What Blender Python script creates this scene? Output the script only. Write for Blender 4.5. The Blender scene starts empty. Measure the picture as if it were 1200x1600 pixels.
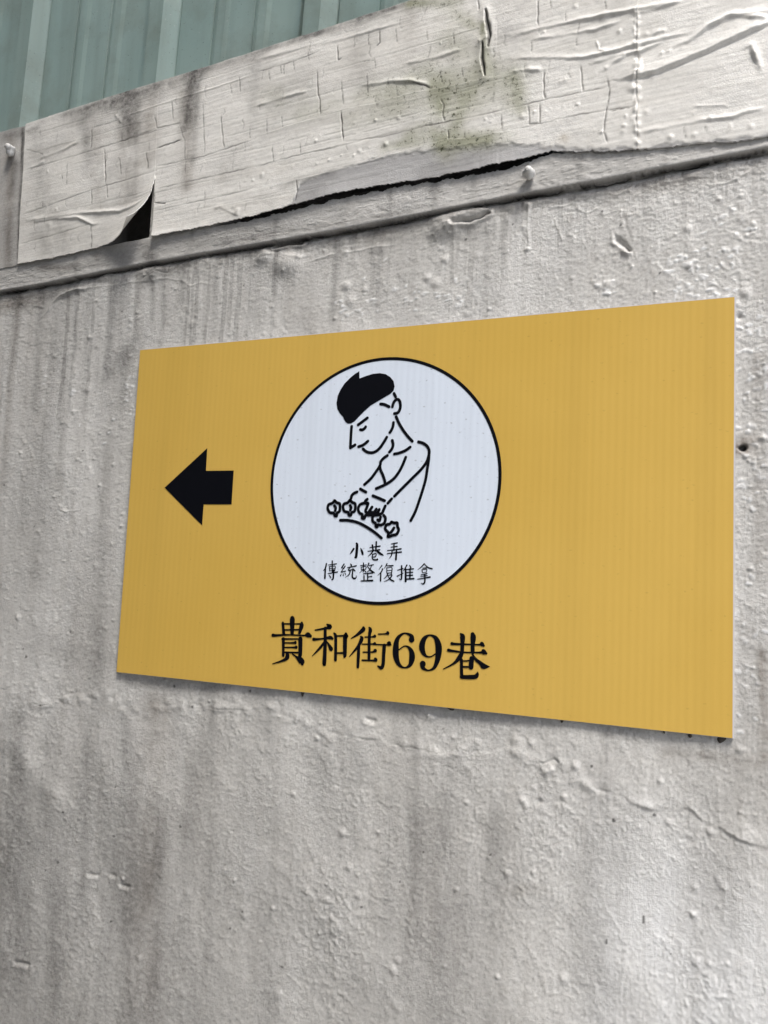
import bpy, bmesh, math
import numpy as np
from mathutils import Matrix, Vector

# ------------------------------------------------------------------ camera, sky, sun, exposure
scene = bpy.context.scene
COL = scene.collection
cam_data = bpy.data.cameras.new('camera')
cam_data.sensor_fit = 'VERTICAL'
cam_data.sensor_height = 32.0
cam_data.lens = 32.0 * 1220.0 / 1600.0
cam_data.clip_start = 0.01
cam_data.clip_end = 2000.0
cam = bpy.data.objects.new('camera', cam_data)
COL.objects.link(cam)
cam.matrix_world = Matrix.Translation(Vector([0.87004,-1.01204,1.55008])) @ Matrix([[0.924332,-0.007158,0.381523],[0.379019,-0.098643,-0.920116],[0.044221,0.995097,-0.088466]]).to_4x4()
scene.camera = cam

SUN_ELEV, SUN_AZ = math.radians(58), math.radians(138)      # azimuth clockwise from +Y (into the wall)
world = bpy.data.worlds.new('World')
scene.world = world
world.use_nodes = True
wn = world.node_tree
sky = wn.nodes.new('ShaderNodeTexSky')
sky.sky_type = 'NISHITA'
sky.sun_disc = False
sky.sun_elevation = SUN_ELEV
sky.sun_rotation = SUN_AZ
sky.air_density = 1.0
sky.dust_density = 3.0
sky.ozone_density = 0.6
bg = wn.nodes['Background']
bg.inputs['Strength'].default_value = 0.10
wn.links.new(sky.outputs['Color'], bg.inputs['Color'])

sun_data = bpy.data.lights.new('sun', 'SUN')
sun_data.energy = 1.3
sun_data.angle = math.radians(18)
sun_data.color = (1.0, 0.98, 0.94)
sun = bpy.data.objects.new('sun', sun_data)
COL.objects.link(sun)
sd = Vector((math.sin(SUN_AZ) * math.cos(SUN_ELEV), math.cos(SUN_AZ) * math.cos(SUN_ELEV), math.sin(SUN_ELEV)))
sun.rotation_euler = sd.to_track_quat('Z', 'Y').to_euler()
sun.location = (0, -3, 8)

scene.view_settings.view_transform = 'Standard'
scene.view_settings.look = 'None'
scene.view_settings.exposure = 1.42
scene.view_settings.gamma = 1.0
scene.view_settings.use_curve_mapping = False
scene.render.engine = 'CYCLES'
scene.cycles.max_bounces = 6

# ------------------------------------------------------------------ measured data (metres on the wall; sign art in millimetres)
TOP_EDGE = np.array([[-0.4626,2.356],[-0.3627,2.3618],[-0.3018,2.3628],[-0.063,2.3777],[0.1938,2.3925],[0.4603,2.4104],[0.6561,2.4241],[0.783,2.4338],[0.9575,2.4429]])
SHEET_BOTTOM = np.array([[-0.3953,2.0907],[-0.2883,2.0941],[-0.2077,2.0952],[-0.1167,2.1014],[-0.0515,2.1033],[0.0127,2.105],[0.0922,2.1074],[0.2128,2.114],[0.3494,2.1275],[0.4628,2.1293],[0.5059,2.1281],[0.6198,2.1325],[0.6738,2.1385],[0.7394,2.126],[0.7876,2.1209],[0.8641,2.1165],[0.9007,2.1115],[0.9362,2.1115],[0.991,2.1133]])
LIP_BOTTOM = np.array([[-0.4292,2.0432],[-0.3317,2.0492],[-0.2386,2.0514],[-0.0387,2.0613],[0.2125,2.0685],[0.3541,2.0723],[0.4963,2.0788],[0.6199,2.0847],[0.7337,2.0884],[0.8515,2.0947],[0.9366,2.0981],[0.9916,2.1011]])
GREY_LINE = np.array([[0.0941,2.0834],[0.2134,2.1045],[0.2753,2.1194],[0.2899,2.1552],[0.3442,2.1636],[0.4275,2.1724],[0.5264,2.1676],[0.6191,2.1566],[0.7228,2.1316],[0.7876,2.1227],[0.8187,2.1205],[0.8715,2.1168],[0.9007,2.1123],[0.9362,2.114],[0.991,2.1141]])
SLIT = [[0.008,2.2207],[0.0127,2.105]]
SHEET_LEFT = [[-0.2985,2.3622],[-0.2883,2.0941]]
SEAM = [[0.7806,2.3273],[0.785,2.1361]]
FLAP_AXIS = [[0.0088,2.2262],[-0.1165,2.099]]
RIBS = [[[-0.4379,2.7223],[-0.4511,2.4489]],[[-0.3574,2.7015],[-0.3646,2.4514]],[[-0.131,2.6427],[-0.1355,2.4708]],[[-0.0502,2.6218],[-0.0555,2.474]],[[0.2048,2.5557],[0.1977,2.486]],[[0.2804,2.536],[0.2744,2.4909]],[[-0.297,2.6858],[-0.3115,2.4718]],[[-0.2716,2.6792],[-0.2829,2.466]],[[-0.2057,2.6621],[-0.2235,2.4671]],[[-0.1783,2.655],[-0.1946,2.4611]],[[0.0157,2.6047],[0.0088,2.4748]],[[0.0442,2.5973],[0.0364,2.4786]],[[0.1094,2.5804],[0.1027,2.4843]],[[0.1311,2.5748],[0.1255,2.4814]],[[0.3385,2.521],[0.3361,2.4987]]]
HOLE = [0.9096,1.7296]
NAILS = [[0.644,2.1093,0.011],[-0.3267,2.3159,0.012]]
GLUE = [[0.3335,0,0.0042,0.009],[0.8887999999999999,0,0.0076,0.01],[0.854,0,0.0042,0.007],[0.8248,0,0.0025,0.005],[0.7037,0,0.0034,0.006],[0.3644,0,0.0025,0.003],[0.5566,0,0.0102,0.005]]
SIGN_H = 0.52709
SIGN_W = 0.9
SIGN_Z = 1.387
WALL_LINES = [[[[-0.2558,1.3375],[-0.2099,1.3256],[-0.173,1.3185],[-0.1448,1.3203],[-0.1111,1.3309],[-0.071,1.339],[-0.0187,1.347],[0.0218,1.3278],[0.0594,1.3297],[0.0952,1.3432],[0.1368,1.3493],[0.1894,1.3478],[0.251,1.3522],[0.2779,1.3577],[0.3107,1.3483],[0.353,1.3392],[0.3788,1.3332],[0.4138,1.3327],[0.4528,1.3311]],"soft",2.2],[[[-0.1803,1.3199],[-0.1629,1.3174],[-0.1406,1.3207]],"crack",1.6],[[[0.1686,1.3486],[0.2009,1.3471],[0.2511,1.3513]],"crack",1.0],[[[0.4039,1.3333],[0.4236,1.3321],[0.4528,1.3311]],"crack",1.2],[[[0.4528,1.3311],[0.4672,1.3285],[0.5002,1.3256],[0.5323,1.3252],[0.5897,1.3322],[0.6406,1.3384],[0.6696,1.3379],[0.678,1.3294],[0.6939,1.337],[0.7062,1.3267],[0.73,1.3143],[0.7572,1.3064],[0.7874,1.2993]],"soft",1.8],[[[0.4672,1.3293],[0.5001,1.3264],[0.5322,1.3261]],"crack",1.4],[[[0.6722,1.3335],[0.6804,1.3297],[0.6947,1.3379],[0.7029,1.3318]],"crack",2.0],[[[0.6765,1.3229],[0.6863,1.321],[0.6966,1.3255]],"ridge",2.2],[[[0.7874,1.2993],[0.7986,1.2956],[0.8169,1.2923],[0.8384,1.2941],[0.8504,1.3017],[0.8701,1.2893],[0.8908,1.2816],[0.9078,1.2736],[0.9278,1.2697],[0.9571,1.2676]],"step",1.9],[[[0.8504,1.3025],[0.8701,1.29],[0.8908,1.2824],[0.9078,1.2743],[0.9278,1.2704]],"thin",0.6],[[[0.7874,1.2993],[0.7986,1.2956],[0.8169,1.2931]],"ridge",1.4],[[[-0.2462,1.2573],[-0.2003,1.2414],[-0.1528,1.2002],[-0.0934,1.1624],[-0.0673,1.1441]],"wide",3.0],[[[-0.3012,1.9852],[-0.2751,1.9889],[-0.2542,1.9811],[-0.2259,1.9998],[-0.2085,2.0193],[-0.1889,2.0314],[-0.1557,2.0362],[-0.1227,2.0373],[-0.0886,2.036],[-0.043,2.0356],[0.0015,2.0341],[0.0408,2.0354],[0.0725,2.0264],[0.0898,2.0159],[0.1108,2.019],[0.131,2.0147],[0.1427,2.022]],"thin",1.0],[[[-0.2259,1.9998],[-0.2085,2.0193],[-0.1889,2.0314],[-0.1557,2.0362],[-0.1268,2.0354]],"ridge",3.2],[[[-0.2933,2.0253],[-0.2662,2.019],[-0.2301,2.0108]],"ridge",1.0],[[[-0.1101,2.0543],[-0.0923,2.0592],[-0.075,2.0538]],"ridge",2.2],[[[-0.0029,2.0391],[0.0174,2.0501],[0.0389,2.0433],[0.0453,2.0601]],"crack",2.4],[[[-0.0095,2.0387],[0.0171,2.0535]],"crack",2.0],[[[0.1427,2.022],[0.1494,2.0468],[0.151,2.0583]],"ridge",1.6],[[[0.0699,2.0267],[0.0784,2.0475]],"ridge",1.2],[[[0.6406,2.078],[0.6415,2.0459],[0.6425,2.0113]],"thin",1.6],[[[0.6353,2.0798],[0.6401,2.0644],[0.6451,2.0764]],"ridge",1.6],[[[0.6779,2.0499],[0.6827,2.0313],[0.689,2.0152]],"thin",1.5],[[[0.7054,2.0772],[0.718,2.0771],[0.747,2.0744],[0.7593,2.0698],[0.7713,2.0732],[0.7842,2.0694]],"ridge",1.8],[[[0.6681,2.0657],[0.6785,2.0642],[0.693,2.0648],[0.7038,2.073],[0.7083,2.0589],[0.7185,2.0512],[0.7309,2.0556]],"thin",1.5],[[[0.8186,2.0787],[0.834,2.0771],[0.8493,2.0788],[0.8621,2.0776]],"ridge",2.0],[[[0.787,2.0908],[0.8106,2.0955],[0.8338,2.0976]],"crack",1.5],[[[0.8644,2.0696],[0.8756,2.0645],[0.8882,2.0641],[0.9013,2.0678],[0.93,2.0838]],"thin",1.5],[[[0.2148,2.0506],[0.2436,2.0533],[0.2623,2.0469],[0.2898,2.0394],[0.3073,2.0434]],"ridge",1.5],[[[0.3079,2.0332],[0.3231,2.0354],[0.3467,2.0406]],"thin",1.4],[[[0.3606,2.0398],[0.387,2.0415],[0.4129,2.0422],[0.4486,2.0416]],"thin",1.2],[[[0.2428,2.0648],[0.2678,2.0668],[0.2881,2.0662]],"pit",6.0],[[[0.2428,2.0648],[0.2678,2.0668],[0.2881,2.0662]],"crack",3.0],[[[0.5357,2.0635],[0.5471,2.0638],[0.5594,2.0611],[0.5713,2.065],[0.5841,2.0697]],"pit",5.0],[[[0.5357,2.0635],[0.5471,2.0638],[0.5594,2.0611],[0.5713,2.065],[0.5841,2.0697]],"crack",3.0],[[[0.4915,2.0821],[0.4949,2.0711]],"crack",1.5],[[[0.4986,2.0773],[0.5255,2.0811],[0.5586,2.0809],[0.584,2.0725]],"ridge",2.5],[[[0.7725,1.9966],[0.775,1.992]],"crack",1.5],[[[0.7603,2.0095],[0.7685,1.9997],[0.7742,1.993]],"pit",5.0],[[[0.755,1.991],[0.7646,1.9916],[0.7759,1.9859]],"ridge",2.2],[[[-0.0355,1.0651],[-0.0175,1.0663]],"pit",2.5],[[[0.0102,1.0713],[0.0177,1.0717]],"pit",2.0],[[[0.0338,1.0611],[0.0462,1.0615]],"pit",3.0],[[[-0.1699,0.9027],[-0.1422,0.9047]],"pit",3.5],[[[0.436,1.358],[0.4458,1.3564]],"pit",2.5],[[[0.3276,0.997],[0.3382,0.9908],[0.3518,0.9837]],"thin",0.9],[[[0.7559,1.1737],[0.7674,1.161],[0.7788,1.1448],[0.7828,1.1272]],"thin",1.0],[[[0.7828,1.1272],[0.7812,1.0904],[0.7786,1.0679]],"thin",0.8],[[[-0.2808,1.6772],[-0.2635,1.6601],[-0.2457,1.6375],[-0.2504,1.6262],[-0.2867,1.5973]],"thin",1.0],[[[-0.1589,1.6504],[-0.1439,1.6439],[-0.1022,1.6485]],"thin",0.9],[[[-0.1565,1.6548],[-0.1364,1.6406]],"ridge",1.2],[[[-0.1093,1.8035],[-0.1069,1.7647],[-0.0988,1.726]],"thin",0.7],[[[0.5273,2.0334],[0.5192,1.9966],[0.5155,1.9688]],"thin",0.5],[[[0.861,1.1295],[0.8714,1.1177],[0.8782,1.1157]],"ridge",1.5],[[[0.8843,1.2267],[0.8946,1.2143]],"ridge",1.2],[[[0.887,2.0036],[0.9016,1.9975]],"thin",0.9],[[[0.8798,1.9839],[0.8944,1.9837]],"crack",0.8],[[[0.9201,1.7363],[0.9305,1.7415],[0.936,1.7359]],"ridge",2.5]]
WALL_BLOBS = [[0.4061,1.1995,0.006,5,1],[0.3257,1.2418,0.0044,3,1],[-0.2283,1.4599,0.0049,3.5,1],[0.2205,1.2343,0.0037,2,1],[-0.1195,1.9479,0.0046,4,1],[-0.101,1.9317,0.0045,2,1],[-0.116,1.8563,0.0068,2.5,1],[-0.1406,1.8182,0.0045,2.5,1],[-0.1532,1.8992,0.0046,1.5,1],[-0.2453,1.7662,0.0035,2.5,1],[-0.2434,1.7101,0.0046,1.8,1],[-0.122,1.7341,0.0033,2.5,1],[-0.0452,1.724,0.0032,3,1],[-0.094,1.7193,0.0033,2,1],[-0.0317,1.9708,0.0039,3,1],[0.0974,1.9518,0.0075,2.2,1],[-0.013,1.9724,0.0028,2,1],[-0.0273,1.9085,0.0033,2.2,1],[-0.1964,1.9205,0.0035,2,1],[0.3115,1.8608,0.005,2,1],[0.366,2.0392,0.004,3,1],[0.4182,2.0396,0.0079,3,2],[0.3698,1.9882,0.007,3.5,1],[0.3785,1.9636,0.0079,3.5,1],[0.3996,1.9791,0.0049,2.5,1],[0.5235,2.0103,0.0057,3.5,1],[0.4985,1.9858,0.0057,3.5,1],[0.5105,1.976,0.0066,3,1],[0.5723,2.009,0.0047,2,1],[0.5595,1.9273,0.0046,2,1],[0.2676,2.0339,0.0186,12,1.4],[0.2242,2.0494,0.0116,9,1.3],[0.5402,2.0694,0.0209,11,1.9],[0.5218,2.053,0.0153,7,1.5],[0.0071,2.0469,0.0157,8,1.6],[-0.0936,2.0582,0.0104,7,1.8],[0.5265,2.0562,0.0048,4,1],[0.6425,2.0095,0.0036,4,1],[0.6354,2.0422,0.0046,2.5,1],[0.7409,2.048,0.0044,2.5,1],[0.8816,2.0451,0.0033,3,1],[0.8453,2.0118,0.0051,3.5,1],[0.9072,2.0462,0.0033,2.5,1],[0.848,1.9628,0.0042,4,1],[0.7493,1.9485,0.006,3,1],[0.7388,1.9461,0.0043,3,1],[0.9087,2.0171,0.0074,2.5,1],[0.9133,1.9204,0.0065,3.5,1],[0.9195,2.0074,0.0041,2.5,1],[0.9056,1.8914,0.004,-6,1],[0.9019,1.9078,0.004,3,1],[0.6443,1.355,0.0064,2.5,1],[0.6651,1.3534,0.0048,3,1],[0.6839,1.3191,0.0047,4,1],[0.7218,1.3327,0.0047,4,1],[0.6572,1.2806,0.0047,3.5,1],[0.6607,1.2747,0.0039,3,1],[0.6776,1.2819,0.0039,-4,1],[0.7086,1.2918,0.0047,3,1],[0.6707,1.2983,0.0039,2.5,1],[0.7503,1.2672,0.0038,2,1],[0.8215,1.3266,0.0037,2.5,1],[0.8315,1.2797,0.0037,3,1],[0.8772,1.2759,0.0043,3,1],[0.8603,1.2116,0.005,2.5,1],[0.8592,1.1805,0.0036,4,1],[0.6394,1.1868,0.0047,3,1],[0.6727,1.195,0.0031,3,1],[0.4902,1.0372,0.0056,4,1],[0.4968,0.9942,0.0072,3,1],[0.496,1.0506,0.0048,3,1],[0.6301,1.0603,0.0031,4,1],[0.8761,1.1293,0.0035,2.5,1],[0.8645,1.1303,0.0042,2.5,1],[0.8963,1.1343,0.0035,2.5,1],[0.7121,1.0748,0.0045,3,1],[0.5718,1.1547,0.0032,3,1],[0.5833,1.2667,0.0032,3,1],[0.5817,1.3107,0.0049,2.5,1],[0.5936,1.345,0.0041,2,1],[0.524,1.3724,0.0034,3,1],[0.5305,1.3697,0.0034,3,1],[0.9074,1.3745,0.0044,3,1],[0.3016,1.0784,0.0035,3,1],[0.2571,1.0591,0.0053,2.5,1],[0.3561,1.1149,0.0068,3,1],[0.3608,1.1539,0.0043,-2,1],[0.1554,1.0732,0.0055,2.5,1],[0.0794,0.9652,0.0055,3,1],[0.1589,0.9307,0.0071,2.5,1],[0.3194,0.9652,0.0067,3,1],[0.0503,1.2636,0.0058,2.5,1],[0.4182,1.1561,0.0042,3,1],[-0.1483,1.0338,0.004,2,1],[0.4346,1.1209,0.005,3,1],[0.3977,1.0843,0.0042,2.5,1],[0.291,1.4902,0.0028,1,1],[-0.0979,1.6064,0.0043,2,1],[-0.0585,1.6231,0.0043,2,1],[-0.198,1.6101,0.0044,2,1],[-0.1926,1.5605,0.0055,1.5,1],[-0.0653,1.5537,0.0063,2,1],[-0.0037,1.535,0.0052,2,1]]
WALL_STAINS_SHADE = [[0.1775,1.3533,0.1998,0.9866,0.0095,0.2,"d"],[0.0953,1.1997,0.1112,0.8759,0.0171,0.25,"d"],[0.4754,1.2544,0.4798,0.966,0.0101,0.2,"d"],[0.5498,1.224,0.5506,0.9833,0.0114,0.22,"d"],[-0.0613,1.3091,-0.0465,1.0307,0.0101,0.22,"d"],[-0.1764,1.4143,0.0026,1.3967,0.0213,0.22,"d"],[0.0164,1.3173,0.0449,1.1439,0.0159,0.22,"d"],[0.2794,1.3358,0.2947,1.1835,0.0183,0.16,"d"],[0.424,1.3251,0.4298,1.12,0.0139,0.14,"d"],[-0.1722,1.9142,-0.1557,1.688,0.0081,0.25,"d"],[0.0099,2.0443,0.014,1.9667,0.0056,0.35,"d"],[-0.1555,2.0338,-0.1546,1.9129,0.0059,0.3,"d"],[-0.0683,2.0417,-0.0745,1.874,0.008,0.55,"d"],[-0.0195,2.0454,-0.0178,1.9364,0.0068,0.45,"d"],[-0.2388,2.0484,-0.2293,1.8254,0.0108,0.45,"d"],[-0.2072,2.0216,-0.1895,1.5331,0.019,0.24,"d"],[-0.296,2.0484,-0.2898,1.6887,0.0085,0.4,"b"],[-0.3029,2.0673,-0.2908,1.9224,0.0123,0.35,"d"],[-0.1263,2.0308,-0.1195,1.8206,0.0093,0.2,"d"],[0.0338,2.0416,0.0377,1.9646,0.0078,0.25,"d"],[0.0729,2.0678,0.0726,1.9939,0.0088,0.4,"d"],[0.1364,2.0569,0.1395,1.9345,0.0086,0.25,"d"],[0.3479,2.0766,0.3503,1.9368,0.0061,0.45,"d"],[0.3211,2.0701,0.3213,2.0296,0.0051,0.35,"d"],[0.5026,2.1229,0.5032,2.0365,0.0088,0.35,"d"],[0.5821,2.0728,0.5822,1.9344,0.0131,0.22,"d"],[0.4173,2.0574,0.4205,1.9498,0.0198,0.12,"d"],[0.208,2.064,0.2114,1.9285,0.0169,0.15,"d"],[0.2711,2.015,0.2736,1.9033,0.0103,0.12,"d"],[-0.0257,1.9205,-0.0828,1.8745,0.02,0.35,"d"],[-0.0658,1.8403,-0.0485,1.3822,0.0177,0.22,"d"],[-0.0555,1.4543,-0.0475,1.372,0.0249,0.28,"d"],[-0.0378,1.9048,-0.0364,1.817,0.0133,0.3,"d"],[-0.2365,1.6884,-0.2041,1.5325,0.025,0.14,"d"],[0.0716,1.3329,0.0937,0.8716,0.0332,0.4,"b"],[0.0423,1.1049,0.0702,0.8659,0.0284,0.35,"d"],[0.1487,1.2738,0.1484,1.1323,0.0245,0.16,"d"],[-0.2051,1.2833,-0.192,0.8018,0.0274,0.35,"d"],[-0.0862,1.093,-0.0759,0.8687,0.0217,0.2,"d"],[0.2964,1.0774,0.3117,0.9249,0.0156,0.2,"d"],[0.3655,1.3005,0.373,1.1698,0.0212,0.12,"d"],[0.5064,1.3946,0.5106,1.1929,0.0068,0.22,"d"],[0.5137,1.2265,0.5157,0.9747,0.0215,0.32,"d"],[0.5554,1.3073,0.5592,0.9854,0.0248,0.25,"d"],[0.6223,1.2515,0.6263,1.0017,0.0128,0.35,"d"],[0.5796,1.1321,0.5805,0.9906,0.0317,0.25,"d"],[0.7581,1.3798,0.7617,1.2651,0.0023,0.22,"d"],[0.7432,1.2394,0.7459,1.1046,0.0106,0.1,"d"],[0.7769,1.26,0.7798,1.1709,0.0105,0.08,"d"],[0.9268,1.8378,0.9273,1.5759,0.0071,0.35,"b"],[0.8269,1.3611,0.9376,1.3638,0.0075,0.4,"b"],[0.9308,1.4868,0.9343,1.3706,0.0059,0.5,"b"],[0.9131,1.7365,0.9131,1.7287,0.0094,0.9,"b"],[0.5244,2.1099,0.5452,2.064,0.025,0.28,"b"],[0.386,2.0615,0.4673,2.0701,0.016,0.25,"b"],[0.5821,2.0728,0.6364,2.0723,0.0113,0.25,"b"],[0.7551,2.074,0.9229,2.0792,0.0123,0.38,"b"],[0.6182,2.0842,0.7054,2.0772,0.0111,0.25,"b"],[-0.2907,2.0298,-0.1558,2.0373,0.017,0.5,"d"],[-0.3376,2.0247,-0.2438,2.0252,0.0148,0.6,"b"],[0.0094,2.0499,0.0741,2.0535,0.0135,0.5,"d"],[0.1483,2.0608,0.2995,2.0627,0.0097,0.4,"d"],[0.299,2.0709,0.4868,2.077,0.0093,0.4,"d"],[0.0174,1.3757,0.1757,1.3771,0.012,0.3,"d"],[0.1755,1.3799,0.5526,1.3805,0.0133,0.22,"d"],[0.5526,1.3805,0.8903,1.3835,0.0134,0.2,"d"],[0.6294,1.1614,0.678,1.1782,0.0078,0.22,"b"]]  # the bands along the sign's lower edge paint its shadow
WALL_CHIPS = [[[0.8197,1.983,0.9019,1.9159],70],[[0.9019,1.9119,0.936,1.6516],60],[[-0.0374,1.8718,-0.0033,1.8048],22],[[0.4714,1.9783,0.5498,1.9374],24],[[0.3486,1.9666,0.4335,1.9342],20],[[0.7288,1.955,0.7576,1.9347],12],[[0.3875,2.0316,0.4725,1.9543],10],[[0.8646,2.0401,0.9301,1.9977],12],[[-0.232,1.9183,-0.017,1.7514],14],[[0.8998,1.5748,0.9342,1.385],26]]
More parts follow.
